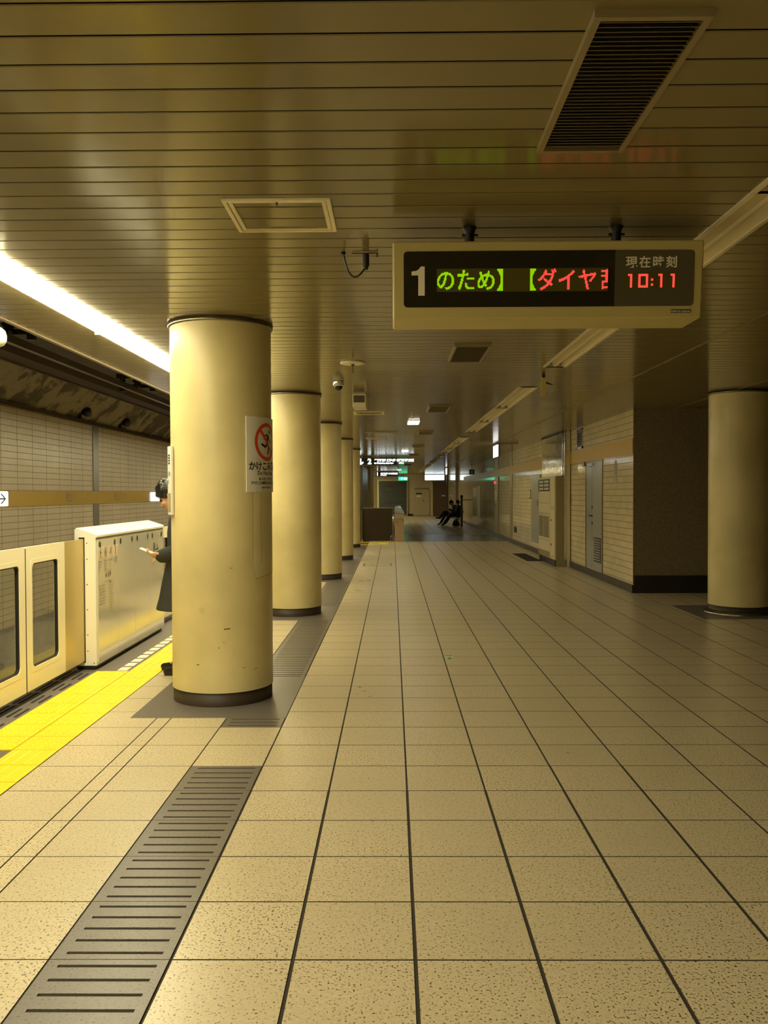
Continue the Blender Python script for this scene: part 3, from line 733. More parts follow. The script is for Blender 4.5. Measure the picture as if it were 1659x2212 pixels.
# ================================================================== CEILING FITTINGS
# ---- lit strip
def lamp(y0, y1, label):
    t = thing('fluorescent_light', (-2.17, (y0 + y1) / 2, CH), label, 'ceiling light', 'lit white strip lights along the platform edge')
    mb = MB(); mb.box(-2.262, -2.068, y0 + .004, y1 - .004, CH - .014, CH); mb.build('housing', 'lampbody', t)
    sec = lambda y: [(-2.165 + .103 * math.cos(a), y, CH - .002 - .034 * max(0, math.sin(a)) ** .6) for a in [PI * q / 10 for q in range(11)]]
    a, b = sec(y0 + .012), sec(y1 - .012); n = len(a)
    MB().add(a + b, [(i, (i + 1) % n, n + (i + 1) % n, n + i) for i in range(n)] + [tuple(range(n)), tuple(range(n, 2 * n))]).build('diffuser', 'tube', t)
    B('end_cap', 'lampbody', -2.27, -2.06, y1 - .010, y1 + .0, CH - .038, CH, t)
    return t
for k in list(range(-5, 9)) + list(range(14, 20)):
    y0 = 6.6 + 2.5 * k
    lab = {-2: 'lit strip light above the left gate, nearest one in view', -1: 'lit strip light cut by the left picture edge', 0: 'lit strip light ending behind the nearest column'}.get(k, 'lit strip light of the platform row hidden behind the columns or out of view')
    if k == -2: lab = 'lit strip light of the platform row hidden behind the columns or out of view'
    lamp(y0, y0 + 2.5, lab)
# ---- unlit double trough lights on the right
def trough(y0, y1, label):
    t = thing('trough_light', (1.63, (y0 + y1) / 2, CH), label, 'ceiling light', 'unlit cream trough lights on the right of the ceiling')
    n = 3; L = (y1 - y0) / n
    pr = [(1.512, CH + .001), (1.512, CH - .007), (1.536, CH - .009), (1.541, CH - .004), (1.562, CH + .045), (1.602, CH + .050), (1.610, CH + .004), (1.630, CH - .003), (1.650, CH + .004), (1.658, CH + .050), (1.698, CH + .045), (1.719, CH - .004), (1.724, CH - .009), (1.748, CH - .007), (1.748, CH + .001)]
    for k in range(n):
        a, b = y0 + L * k + .002, y0 + L * (k + 1) - .002; q = len(pr)
        MB().add([(x, a, z) for x, z in pr] + [(x, b, z) for x, z in pr], [(i, i + 1, q + i + 1, q + i) for i in range(q - 1)] + [(i, i + 1, (q - 1 - i - 1), (q - 1 - i)) for i in range(7)] + [(q + i, q + i + 1, q + (q - 1 - i - 1), q + (q - 1 - i)) for i in range(7)]).build('reflector', 'unlit', t)
        mb = MB()
        for yy in (a + .03, b - .03):
            for x in (1.582, 1.678): mb.box(x - .012, x + .012, yy - .012, yy + .012, CH + .012, CH + .047)
        mb.build('lamp_holder', 'vframe', t)
    return t
for i, y0 in enumerate((1.16, 10.3, 19.44, 28.6, 37.7, 46.8)):
    trough(y0, y0 + 7.5, ['unlit trough light partly behind the hanging train display', 'unlit trough light just beyond the yellow tag', 'unlit trough light, third from the camera', 'unlit trough light, fourth from the camera', 'unlit trough light, fifth from the camera, far away', 'unlit trough light, farthest from the camera'][i])
# ---- grilles
def vent(y0, label, x0=.533, x1=.845, L=.9):
    t = thing('ceiling_vent', ((x0 + x1) / 2, y0 + L / 2, CH), label, 'air vent', 'dark louvred ceiling vents in a row')
    y1 = y0 + L; zt = CH + .002; zb = CH - .022; wd = .020
    B('backing', 'gap', x0 + .01, x1 - .01, y0 + .01, y1 - .01, CH - .004, CH, t)
    mb = MB(); mb.box(x0, x0 + wd, y0, y1, zb, zt); mb.box(x1 - wd, x1, y0, y1, zb, zt); mb.box(x0 + wd, x1 - wd, y0, y0 + wd, zb, zt); mb.box(x0 + wd, x1 - wd, y1 - wd, y1, zb, zt)
    mb.build('frame', 'vframe', t)
    mb = MB(); n = int((L - .06) / .0235)
    for i in range(n):
        y = y0 + .032 + i * (L - .064) / n
        mb.add([(x0 + wd, y, CH - .018), (x1 - wd, y, CH - .018), (x1 - wd, y + .013, CH - .006), (x0 + wd, y + .013, CH - .006), (x0 + wd, y + .002, CH - .019), (x1 - wd, y + .002, CH - .019), (x1 - wd, y + .015, CH - .007), (x0 + wd, y + .015, CH - .007)],
               [(0, 1, 2, 3), (7, 6, 5, 4), (0, 4, 5, 1), (2, 6, 7, 3), (1, 5, 6, 2), (0, 3, 7, 4)])
    mb.build('louvres', 'dkslat', t); return t
for i in range(8):
    vent(2.28 + 5.04 * i, ['large dark ceiling vent at the top right corner', 'dark ceiling vent seen just below the hanging display', 'third dark ceiling vent from the camera', 'fourth dark ceiling vent from the camera', 'fifth dark ceiling vent from the camera',
                           'sixth dark ceiling vent from the camera', 'seventh dark ceiling vent from the camera', 'eighth and farthest dark ceiling vent'][i])
def hatch(x0, x1, y0, y1, label):
    t = thing('ceiling_hatch', ((x0 + x1) / 2, (y0 + y1) / 2, CH), label, 'access hatch', 'framed ceiling access hatches')
    for nm, o, wd, z in (('outer_frame', 0, .019, CH - .010), ('inner_frame', .022, .019, CH - .007)):
        mb = MB(); a, b, c, d = x0 + o, x1 - o, y0 + o, y1 - o
        mb.box(a, a + wd, c, d, z, CH + .002); mb.box(b - wd, b, c, d, z, CH + .002); mb.box(a + wd, b - wd, c, c + wd, z, CH + .002); mb.box(a + wd, b - wd, d - wd, d, z, CH + .002)
        mb.build(nm, 'unlit', t, bevel=.002)
    return t
h0 = hatch(-.727, -.26, 3.70, 4.148, 'square framed ceiling hatch left of the hanging display')
MB().ball(((-.727 - .26) / 2, 3.735, CH - .012), (.006, .006, .008), 10, 6).build('latch', 'dgreen', h0)
hatch(-.60, -.12, 13.3, 13.75, 'framed ceiling hatch just beyond the hanging ventilation box')
hatch(-.60, -.12, 19.6, 20.05, 'faint framed ceiling hatch farther on above the exit direction signs')
# ---- small lit downlights
for i, y in enumerate((14.85, 25.0, 35.2, 45.4)):
    t = thing('downlight', (.38, y + .4, CH), ['small bright square downlight, nearest one in the hall', 'second small bright downlight in the hall', 'third small bright downlight in the hall', 'farthest small bright downlight in the hall'][i], 'ceiling light', 'small lit square downlights')
    B('frame', 'lampbody', .27, .49, y, y + .82, CH - .012, CH, t); B('diffuser', 'glowy', .285, .475, y + .015, y + .805, CH - .018, CH - .011, t)
    t2 = thing('sprinkler', (.33, y - 1.0, CH), 'tiny pendant sprinkler hanging before the %s downlight' % ['nearest', 'second', 'third', 'farthest'][i], 'sprinkler', 'tiny sprinklers')
    MB().tube([(.33, y - 1.0, CH), (.33, y - 1.0, CH - .05)], .006, 8).lathe((.33, y - 1.0), [(.0, CH - .05), (.016, CH - .052), (.016, CH - .056), (0, CH - .06)], 12).build('head', 'chrome', t2)
# ---- cable with black connector
t = thing('hanging_cable', (-.19, 4.53, CH), 'black cable loop with a thick plug hanging from the ceiling', 'cable')
pts = []
for i in range(25):
    s = i / 24; x = -.248 + s * .118; zz = CH - .012 - .112 * math.sin(PI * s ** .85) ** .8 - .05 * s ** 3
    pts.append((x, 4.53, zz))
pts[0] = (-.252, 4.53, CH - .004)
MB().tube(pts, .0045, 10).build('cable', 'blk', t)
MB().tube([(-.133, 4.53, CH - .012), (-.133, 4.53, CH - .075)], .0175, 14).tube([(-.133, 4.53, CH - .074), (-.130, 4.53, CH - .092)], [.013, .007], 12).build('plug', 'blk', t)
MB().lathe((-.252, 4.53), [(.013, CH - .012), (.013, CH)], 12, close=True).build('gland', 'blk', t)
mb = MB(); mb.box(-.205, -.07, 4.525, 4.535, CH - .010, CH - .004); mb.box(-.078, -.07, 4.525, 4.535, CH - .028, CH - .004); mb.build('bracket', 'dchrome', t)
# ---- detector disc with aerial pin, dome camera, hanging vent box
t = thing('ceiling_disc', (-.375, 8.3, CH), 'round pale disc on the ceiling with a thin black pin', 'ceiling disc')
MB().lathe((-.375, 8.3), [(0, CH - .020), (.10, CH - .020), (.122, CH - .014), (.122, CH - .002)], 40).build('disc', 'unlit', t)
MB().tube([(-.375, 8.3, CH - .018), (-.375, 8.3, CH - .034)], .016, 12).tube([(-.375, 8.3, CH - .032), (-.373, 8.3, CH - .105)], .004, 8).build('pin', 'blk', t)
t = thing('dome_camera', (-.6, 9.7, CH), 'small dome security camera on the ceiling near the second column', 'camera')
MB().lathe((-.6, 9.7), [(0, CH - .055), (.058, CH - .055), (.062, CH - .045), (.062, CH - .002)], 28).build('housing', 'gatem', t)
MB().ball((-.6, 9.7, CH - .055), (.048, .048, .05), 20, 12).build('dome', 'blk', t)
t = thing('vent_box', (-.41, 11.2, CH), 'cream ventilation box hanging under the ceiling with a front grille', 'vent box')
mb = MB(); mb.hexa([(-.50, 10.9, 2.615), (-.33, 10.9, 2.615), (-.33, 11.6, 2.64), (-.50, 11.6, 2.64)], [(-.50, 10.9, CH - .001), (-.33, 10.9, CH - .001), (-.33, 11.6, CH - .001), (-.50, 11.6, CH - .001)])
mb.build('box', 'unlit', t, bevel=.004)
mb = MB()
for i in range(11): z = 2.675 + .0075 * i; mb.box(-.485, -.345, 10.894, 10.9, z, z + .004)
mb.box(-.485, -.345, 10.898, 10.9, 2.672, 2.76, 1); mb.build('grille', ['dkslat', 'dk'], t)
for i, (y, z) in enumerate(((17.5, 0), )):
    t = thing('louvre_plate', (-.22, y, CH), 'flat narrow ceiling plate before the direction signs', 'ceiling plate')
    B('plate', 'vframe', -.55, .12, y, y + .35, CH - .015, CH, t)
# ---- white rounded camera pod, no lamp, at the far left
t = thing('platform_camera', (-2.42, 5.29, CH), 'white rounded camera pod hanging from the ceiling at the left edge', 'camera')
MB().lathe((-2.44, 5.29), [(0, 2.43), (.03, 2.432), (.055, 2.445), (.068, 2.47), (.070, 2.50), (.062, 2.53), (.04, 2.55), (.018, 2.556), (.014, 2.57), (.014, CH)], 28).build('pod', 'gatew', t)
# ---- yellow hanging tag, edge-on lit signs
t = thing('hanging_tag', (1.62, 9.24, CH), 'narrow yellow tag hanging from the ceiling right of the trough lights', 'tag')
mb = MB(); mb.prism([(1.597, 9.24, 2.555), (1.637, 9.24, 2.555), (1.648, 9.24, 2.66), (1.643, 9.24, 2.755), (1.597, 9.24, 2.755)], (0, .02, 0)); mb.build('tag_plate', 'ytag', t)
MB().box(1.605, 1.635, 9.23, 9.27, 2.752, CH).tube([(1.645, 9.25, 2.70), (1.72, 9.25, 2.675)], [.012, .004], 8).build('hook', 'blk', t)
def edge_sign(y, label):
    t = thing('edge_on_sign', (2.66, y, CH), label, 'sign', 'lit hanging signs seen edge-on by the right wall')
    B('sign_box', 'dchrome', 2.625, 2.69, y, y + .9, 2.42, 2.74, t)
    B('light_panel', 'glow2', 2.62, 2.645, y - .004, y + .9, 2.43, 2.73, t)
    B('hanger', 'dchrome', 2.65, 2.665, y + .3, y + .6, 2.74, CH, t)
    B('side_bracket', 'dchrome', 2.66, 3.16, y + .1, y + .16, 2.755, 2.77, t)
edge_sign(21.5, 'slim lit sign hanging edge-on beside the right wall, nearer one')
edge_sign(41.5, 'slim lit sign hanging edge-on beside the right wall, farther one')
# ================================================================== HANGING TRAIN DISPLAY
t = disp = thing('train_display', (.72, 4.13, 2.68), 'hanging cream departure display with platform number one and red clock', 'display')
X0, X1, Z0, Z1 = .006, 1.437, 2.327, 2.68
YT, YB = 3.985, 4.015          # the face leans slightly down
def DF(u, v, e=0):
    """u metres from the left edge, v metres up from the lower edge of the face"""
    return (X0 + u, YB + (YT - YB) * v / (Z1 - Z0) - e, Z0 + v)
mb = MB(); mb.hexa([(X0, YB, Z0), (X1 - .006, YB, Z0), (X1 - .006, 4.27, Z0), (X0, 4.27, Z0)], [(X0, YT, Z1), (X1, YT, Z1), (X1, 4.26, Z1), (X0, 4.26, Z1)])
mb.build('housing', 'signbody', t, bevel=.010)
PX = .00215
def su(px): return (px - 850.5) * PX
def sv(py): return (691 - py) * PX + .0
pan = MB().prism([DF(a, b, -.004) for a, b in [(su(1326), sv(665.5)), (su(1326), sv(548))] + rrect(su(874), su(1325), sv(665.5), sv(548.5), .018)[7:21]], (0, -.0065, 0)).build('display_face', 'signdark', t)
pan2 = MB().prism([DF(a, b, -.004) for a, b in [(su(1326), sv(548)), (su(1326), sv(665.5))] + [p for p in rrect(su(1326), su(1495.5), sv(665.5), sv(548.5), .018)[21:28]] + [p for p in rrect(su(1326), su(1495.5), sv(665.5), sv(548.5), .018)[0:7]]], (0, -.0065, 0)).build('clock_face', 'signmid', t)
mb = MB(); mb.add([DF(su(a), sv(b), .003) for a, b in ((945, 633.5), (1311, 633.5), (1311, 585), (945, 585))], [(0, 1, 2, 3)]); mb.build('led_field', 'ledbg', pan)
mb = MB(); mb.add([DF(su(a), sv(b), .003) for a, b in ((1344, 630), (1467, 630), (1467, 595), (1344, 595))], [(0, 1, 2, 3)]); mb.build('clock_field', 'ledbg', pan2)
ROWS = ['7f00000000fe00000c000000000000001000', 'e0000000007f00000000fe00206c00000001000001fb80', 'e0000003003f00000000fc00707e0000300380007ffb80', '3e0000e0000e03001f00000000f80070360000780380007f8380', '1ffc000c6000e07001f00000000f800f0380000f0038008038380',
        '3ffe03ffe000e3f000f00000000f000fff00001e00181fc038380', '79cf03ffe0007ffc00f00000000f001fff00007c001fffc038380', 'e18383fc00007fff00700000000e0038070000f000fffb87fff80', '1c183801c000078e780700000000e0078070003e007ff0387fff80', '1c381c0187fc0f8c380700000000e00f00e000fe003ee070038380',
        '38381c0387fc1f9c1c0700000000e01ec0e007fe0000e0e0038380', '38381c0380001d9c1c0700000000e07cf1c03fce0000e1c0038380', '30701c03800039f81c0700000000e0307bc03f0e00006380038380', '30701c07000038f81c0700000000e0003f80380e000073803ffb80', '30701c07100030f01c0700000000e0000f80000e000070003ffb80',
        '38e03c071c0030f01c0700000000e0000fc0000e00007000303b80', '39e0380e180030f8380f00000000f0001fe0000e00003800303b86', '1fc0700e1c003bf8380f00000000f0003cc0000e00003800303b86', 'f81f01e1e003f90f01f00000000f800f800000e00003800303b86', '71fc01c0ffc1f07e01f00000000f803e000000e000038003ffb86',
        'f801c07fc000fc03f00000000fc0fc000000e00001c003ffbfe', '4000800000006007f00000000fe0f0000000e00001c003039fc', '7f00000000fe040000000000000000000078', '0']
lch = {}; dx = 1.808 * PX; dz = 2.0 * PX
for r, hx in enumerate(ROWS):
    n = int(hx, 16)
    for c in range(216):
        if not (n >> (215 - c)) & 1: continue
        cc = c - 1 + (3 if c >= 192 else 0)
        if cc < 0 or cc > 202: continue
        m_ = lch.setdefault(c // 24, MB())
        u = su(944) + cc * dx; v = sv(586) - r * dz
        m_.add([DF(u + .0002, v - dz + .0003, .0045), DF(u + dx - .0002, v - dz + .0003, .0045), DF(u + dx - .0002, v, .0045), DF(u + .0002, v, .0045)], [(0, 1, 2, 3)])
for q, m_ in sorted(lch.items()): m_.build('lit_character', 'led_g' if q < 5 else 'led_r', pan)['label'] = ('green' if q < 5 else 'red') + ' dot matrix character'
mb = MB()
CD = lambda a, b: DF(su(a), sv(b), .0045)
def bar(x0, y0, x1, y1, wd):
    L = math.hypot(x1 - x0, y1 - y0); nx, ny = -(y1 - y0) / L * wd / 2, (x1 - x0) / L * wd / 2
    mb.add([CD(x0 - nx, y0 - ny), CD(x1 - nx, y1 - ny), CD(x1 + nx, y1 + ny), CD(x0 + nx, y0 + ny)], [(0, 1, 2, 3)])
for x in (1361.5, 1426, 1452.3): bar(x - .8, 598.5, x - .8, 627, 4.6); bar(x - 7.5, 600.5, x, 600.5, 4.2)
bar(1376.2, 600.8, 1396.5, 600.8, 4.6); bar(1376.2, 624.8, 1396.5, 624.8, 4.6); bar(1378.5, 599, 1378.5, 626.5, 4.8); bar(1394.6, 599, 1394.6, 626.5, 4.8)
for yy in (610.5, 621): bar(1403.3, yy, 1408, yy, 4.6)
mb.build('clock_digits', 'led_r', pan2)
# platform number, drawn as the heavy grotesque figure
mb = MB(); one = [(905.2, 641), (919, 641), (919, 580), (910.5, 580), (907, 585), (902, 588.8), (890.8, 590.6), (890.8, 598.6), (905.2, 598.6)]
mb.add([DF(su(a), sv(b), .0035) for a, b in one], [tuple(range(len(one)))]); mb.build('platform_number', 'white', pan)
mb = MB(); put_text(mb, '現在時刻', .0545, lambda u, v: DF(u, v, .0035), su(1348.5), sv(583), .0011, sp=1.24); mb.build('clock_caption', 'white', pan2)
pl = MB().prism([DF(su(a), sv(b), 0) for a, b in ((1448, 680), (1491, 680), (1491, 673), (1448, 673))], (0, -.002, 0)).build('maker_plate', 'blk', t)
mb = MB(); put_text(mb, 'NIPPON SIGNAL', .0125, lambda u, v: DF(u, v, .0026), su(1469.5), sv(679), .0003, 'CENTER'); mb.build('lettering', 'white', pl)
for x in (.372, 1.068):
    MB().lathe((x, 4.13), [(.023, Z1 - .002), (.023, CH - .004)], 20).lathe((x, 4.13), [(.032, Z1 - .002), (.032, Z1 + .022), (.023, Z1 + .03)], 20).lathe((x, 4.13), [(.023, CH - .03), (.028, CH - .012), (.036, CH)], 20).build('hanger', 'blk', t)
    MB().tube([(x - .035, 4.13, CH - .035), (x + .04, 4.13, CH - .035)], .006, 8).build('bolt', 'blk', t)
# ================================================================== FAR DIRECTION SIGNS
def lightbox(name, x0, x1, y, z0, z1, label, txt, lines, u0):
    t = thing(name, ((x0 + x1) / 2, y, z1), label, 'sign')
    B('sign_box', 'signdark', x0, x1, y, y + .12, z0, z1, t)
    mb = MB(); e = .012; mb.box(x0, x1, y - .006, y, z1 - e, z1); mb.box(x0, x1, y - .006, y, z0, z0 + e); mb.box(x1 - e, x1, y - .006, y, z0, z1); mb.box(x0, x0 + e, y - .006, y, z0, z1); mb.build('sign_frame', 'dchrome', t)
    mb = MB(); f = lambda u, v: (x0 + u, y - .004, z0 + v); H = z1 - z0
    if txt[0] == 'arrow':
        cx = .16; stroke(mb, [(cx, H * .86), (cx, H * .3)], .05, f, sub=1); stroke(mb, [(cx - .09, H * .42), (cx, H * .16), (cx + .09, H * .42)], .05, f, sub=1)
    put_text(mb, txt[1], H * .92, f, u0, H * .2, .012, 'CENTER')
    for (s, sz, u, v) in lines: put_text(mb, s, H * sz, f, u, H * v, .006)
    mb.build('lit_text', 'glow', t)
    for x in (x0 + .2, x1 - .2): B('hanger', 'dchrome', x - .015, x + .015, y + .045, y + .075, z1, CH, t)
    return t
lightbox('direction_sign', -1.22, .17, 29.0, 2.462, 2.735, 'far black hanging sign reading arrow and number two in white', ('arrow', '2'),
         (('半蔵門線 銀座線 有楽町線方面', .36, .62, .50), ('for Hanzomon, Ginza Line', .22, .62, .22)), .46)
lightbox('direction_sign', -.97, .36, 48.4, 2.475, 2.745, 'far black hanging sign reading number one, above the shutter', ('', '1'), (('有楽町線 新木場方面', .38, .32, .46), ('for Shin-kiba', .24, .32, .18)), .14)
t = thing('exit_sign', (.7, 56, CH), 'green lit emergency exit sign far down the hall', 'sign')
B('sign_box', 'dk', .4, 1.0, 56, 56.1, 2.36, 2.60, t); B('green_face', 'glowg', .41, .99, 55.997, 56, 2.37, 2.59, t); B('hanger', 'dchrome', .68, .72, 56.03, 56.07, 2.6, CH, t)
mb = MB(); runner(mb, .62, 2.48, .09, lambda u, v: (u, 55.993, v)); put_text(mb, '出口', .12, lambda u, v: (.74 + u, 55.993, 2.43 + v), 0, 0, .003); mb.build('running_figure', 'glow', t)
t = thing('advert_lightbox', (2.8, 57, CH), 'bright white lit panel sign hanging before the far wall', 'sign')
B('sign_box', 'dchrome', 2.13, 3.47, 57, 57.12, 2.37, 2.76, t); B('lit_panel', 'glow', 2.16, 3.44, 56.992, 57.0, 2.39, 2.74, t); B('hanger', 'dchrome', 2.78, 2.82, 57.04, 57.08, 2.76, CH, t)
t = thing('wall_clock', (3.60, 36.9, 2.45), 'small square black clock sign hanging by the right wall far away', 'clock')
B('case', 'blk', 3.30, 3.52, 36.9, 36.96, 2.32, 2.53, t)
mb = MB(); dot(mb, (3.41, 2.425), .07, lambda u, v: (u, 36.897, v)); mb.build('dial', 'white', t)
mb = MB(); stroke(mb, [(3.41, 2.425), (3.41, 2.48)], .008, lambda u, v: (u, 36.894, v)); stroke(mb, [(3.41, 2.425), (3.44, 2.41)], .01, lambda u, v: (u, 36.894, v)); mb.build('hands', 'ink', t)
B('bracket', 'blk', 3.40, 3.42, 36.92, 36.94, 2.53, CH, t)

# ================================================================== RIGHT WALL FITTINGS
WX = 3.65
t = thing('door_1', (WX, 15.6, .12), 'grey metal service door in the tiled wall with a louvre at the bottom', None, kind='structure')
mb = MB(); mb.box(WX - .012, WX, 14.95, 15.0, .12, 2.10); mb.box(WX - .012, WX, 16.20, 16.27, .12, 2.10); mb.box(WX - .012, WX, 15.0, 16.2, 2.06, 2.10); mb.build('door_frame', 'dchrome', t)
B('door_leaf', 'metalw', WX - .008, WX, 15.0, 15.735, .14, 2.06, t)
B('narrow_leaf', 'metalw', WX - .008, WX, 15.748, 16.2, .14, 2.06, t)
mb = MB(); mb.box(WX - .006, WX - .004, 15.735, 15.748, .14, 2.06); mb.build('door_gap', 'blk', t)
mb = MB()
mb.box(WX - .011, WX - .008, 15.06, 15.58, .28, .72)
for i in range(9):
    z = .30 + .045 * i; mb.box(WX - .026, WX - .010, 15.08, 15.56, z + .016, z + .034, 1)
mb.build('louvre', ['dk', 'metalw'], t)
mb = MB()
for z in (1.23, .72 + .22): mb.box(WX - .02, WX - .008, 15.70, 15.73, z, z + .05)
mb.tube([(WX - .03, 15.69, 1.10), (WX - .03, 15.90, 1.10)], .012, 8); mb.tube([(WX - .03, 15.70, 1.10), (WX - .008, 15.70, 1.10)], .01, 8); mb.build('door_handle', 'blk', t)
mb = MB(); mb.box(WX - .05, WX - .008, 15.55, 15.95, 2.0, 2.055); mb.box(WX - .06, WX - .04, 15.62, 15.66, 1.985, 2.0, 1); mb.box(WX - .03, WX - .01, 16.28, 16.42, 2.02, 2.10, 2)
mb.build('door_closer', ['steel', 'blk', 'dchrome'], t)
t = thing('wall_vent', (WX, 16.75, 2.38), 'narrow steel ventilation grille high on the tiled wall above the gold band', 'air vent')
mb = MB(); y0, y1, z0, z1 = 16.50, 17.0, 2.37, 2.76
mb.box(WX - .02, WX, y0, y0 + .05, z0, z1); mb.box(WX - .02, WX, y1 - .05, y1, z0, z1); mb.box(WX - .02, WX, y0, y1, z0, z0 + .04); mb.box(WX - .02, WX, y0, y1, z1 - .03, z1); mb.build('frame', 'steel', t)
mb = MB(); mb.box(WX - .004, WX, y0 + .04, y1 - .04, z0 + .03, z1 - .03, 1)
for i in range(6):
    z = z0 + .06 + .052 * i; mb.hexa([(WX - .018, y0 + .05, z), (WX - .004, y0 + .05, z + .02), (WX - .004, y1 - .05, z + .02), (WX - .018, y1 - .05, z)], [(WX - .018, y0 + .05, z + .006), (WX - .004, y0 + .05, z + .026), (WX - .004, y1 - .05, z + .026), (WX - .018, y1 - .05, z + .006)])
mb.build('slats', ['steel', 'dk'], t)
mb = MB()
pr = [(.0, .0), (.16, .0), (.2, .08), (.19, .3), (.14, .38), (.06, .38), (.0, .3), (.02, .14)]
mb.prism([(WX - .0015, 14.0 + a, 1.67 + b) for a, b in pr], (.0015, 0, 0)); mb.prism([(WX - .003, 14.06 + a * .5, 1.68 + b * .35) for a, b in pr], (.0015, 0, 0), 1)
tag(mb.build('glue_stain', [mat('grey residue', (.3, .27, .18), .6), 'wtile_f']), 'grey oval patch of torn sticker residue on the tiles right of the grey door', 'stain')
B('bracket_plate', 'vframe', WX - .006, WX, 17.55, 17.62, 1.35, 1.50); tag(bpy.data.objects['bracket_plate'], 'tiny bracket plate on the tiles left of the grey door', 'bracket')
mb = MB(); mb.ball((3.618, 15.4, .07), (.006, .02, .02), 10, 6); tag(mb.build('floor_socket', 'chrome'), 'tiny round metal button on the baseboard under the grey door', 'socket')
# ---- air conditioner and steel casing
t = thing('air_conditioner', (3.45, 18.6, 0), 'tall cream floor air conditioner with dark grilles standing against the tiled wall', 'air conditioner')
ax = 3.33
B('plinth', 'base', ax + .01, 3.60, 17.72, 19.6, 0, .14, t)
B('side_cabinet', 'acw', ax, 3.62, 17.72, 18.19, .14, 1.86, t, .006)
B('main_cabinet', 'acw', ax - .004, 3.62, 18.2, 19.6, .14, 1.86, t, .006)
B('lower_panel', 'vframe', ax - .01, ax - .003, 18.22, 19.58, .15, .27, t)
def grille(nm, z0, z1, rows, cols, m0, m1, hb):
    mb = MB(); mb.box(ax - .008, ax - .002, 18.26, 19.54, z0, z1, 1)
    for i in range(rows + 1): z = z0 + (z1 - z0) * i / rows; mb.box(ax - .018, ax - .006, 18.26, 19.54, z - hb, z + hb)
    for i in range(cols + 1): y = 18.26 + 1.28 * i / cols; mb.box(ax - .018, ax - .006, y - .010, y + .010, z0, z1)
    mb.build(nm, [m0, m1], t)
grille('upper_grille', 1.57, 1.80, 3, 2, 'blk', 'acw', .016); grille('lower_grille', .56, 1.02, 20, 2, 'acw', 'blk', .0035)
mb = MB()
for z in (1.05, 1.30, .50, 1.08): mb.box(ax - .0055, ax - .0035, 18.24, 19.56, z, z + .006)
for z in (1.22, 1.19, .2, .17): mb.box(ax - .0015, ax + .001, 17.74, 18.17, z, z + .006)
for z in (.93, .42): mb.box(ax - .008, ax, 18.06, 18.12, z, z + .04)
mb.build('panel_seams', 'dk', t)
t = thing('steel_duct_casing', (3.55, 18.9, 1.87), 'polished steel duct casing above the air conditioner reaching the ceiling', 'duct casing')
for i, (a, b) in enumerate(((17.75, 18.35), (18.355, 19.25), (19.255, 20.15))): B('steel_panel', 'steelw', 3.50, 3.65, a, b, 1.875, CH - .03, t)
B('top_trim', 'blk', 3.485, 3.65, 17.74, 20.17, CH - .03, CH - .002, t); B('bottom_trim', 'blk', 3.49, 3.65, 17.74, 20.17, 1.862, 1.875, t)
t = thing('steel_post', (3.6, 17.69, 0), 'narrow steel post beside the air conditioner', 'post')
B('steel_cover', 'steel', 3.51, 3.565, 17.62, 17.705, 0, CH - .002, t, .004); B('cream_cover', 'acw', 3.567, 3.634, 17.62, 17.705, 0, CH - .002, t, .004)
B('dark_side', 'vframe', 3.36, 3.508, 17.70, 17.716, .0, 1.86, t)
t = thing('wall_panel', (WX, 21.6, .27), 'pale metal wall cabinet door left of the air conditioner', 'cabinet')
B('panel', 'metalw', WX - .03, WX, 21.15, 22.45, .27, 1.97, t, .004); B('handle', 'vframe', WX - .04, WX - .03, 21.5, 21.54, 1.2, 1.35, t)
for y, l in ((26.2, 'thin vertical metal strip on the right wall, the nearer single one'),):
    tag(B('wall_strip', 'vframe', WX - .012, WX, y, y + .45, .12, CH, None), l, 'cover strip')
t = thing('hydrant_column', (WX, 30.1, .12), 'vertical metal service column with a red indicator lamp on the right wall', 'service column')
B('strip', 'vframe', WX - .03, WX, 29.5, 30.5, .12, 2.08, t); B('strip_upper', 'vframe', WX - .02, WX, 29.5, 30.5, 2.36, CH, t)
B('box', 'acw', WX - .05, WX - .03, 29.7, 30.3, 1.25, 1.6, t); MB().ball((WX - .04, 30.3, 1.89), (.04, .06, .05), 12, 8).build('indicator', 'redled', t)
B('button', 'blk', WX - .045, WX - .03, 30.2, 30.3, 1.05, 1.1, t)
tag(B('wall_outlet', 'blk', WX - .02, WX, 25.3, 25.75, .36, .52), 'small black outlet box low on the right wall between the metal strips', 'outlet')
mb = MB(); mb.box(WX - .012, WX, 22.7, 22.74, 1.37, 1.60); mb.box(WX - .012, WX, 22.74, 23.0, 1.57, 1.60); mb.box(WX - .012, WX, 22.74, 23.0, 1.37, 1.40)
tag(mb.build('wall_bracket', 'dchrome'), 'small metal bracket on the tiles just left of the pale cabinet door', 'bracket')
t = thing('wall_poster', (WX, 37.2, .55), 'tall framed poster pair on the far right wall, colour sheet beside white sheet', 'poster')
B('colour_sheet', 'poster', WX - .012, WX, 37.0, 39.0, .52, 1.79, t); B('white_sheet', 'posterw', WX - .012, WX, 35.7, 36.95, .50, 1.82, t)
mb = MB()
for i in range(8): mb.box(WX - .0135, WX - .012, 37.2, 38.8, 1.72 - .05 * i, 1.745 - .05 * i)
mb.build('printed_lines', 'white', t)
t = thing('poster_stand', (3.2, 45.5, 0), 'dark wall pilaster frame near the seated people', 'pilaster')
B('pilaster', 'vframe', 3.57, 3.65, 47.5, 48.6, 0, CH, t); B('dark_edge', 'beam', 3.55, 3.57, 47.6, 48.5, 0, CH, t)
mb = MB(); mb.box(3.56, 3.65, 56.2, 56.6, 0, CH); tag(mb.build('pilaster', 'beam'), 'dark pilaster at the corner beside the brown door', 'pilaster')
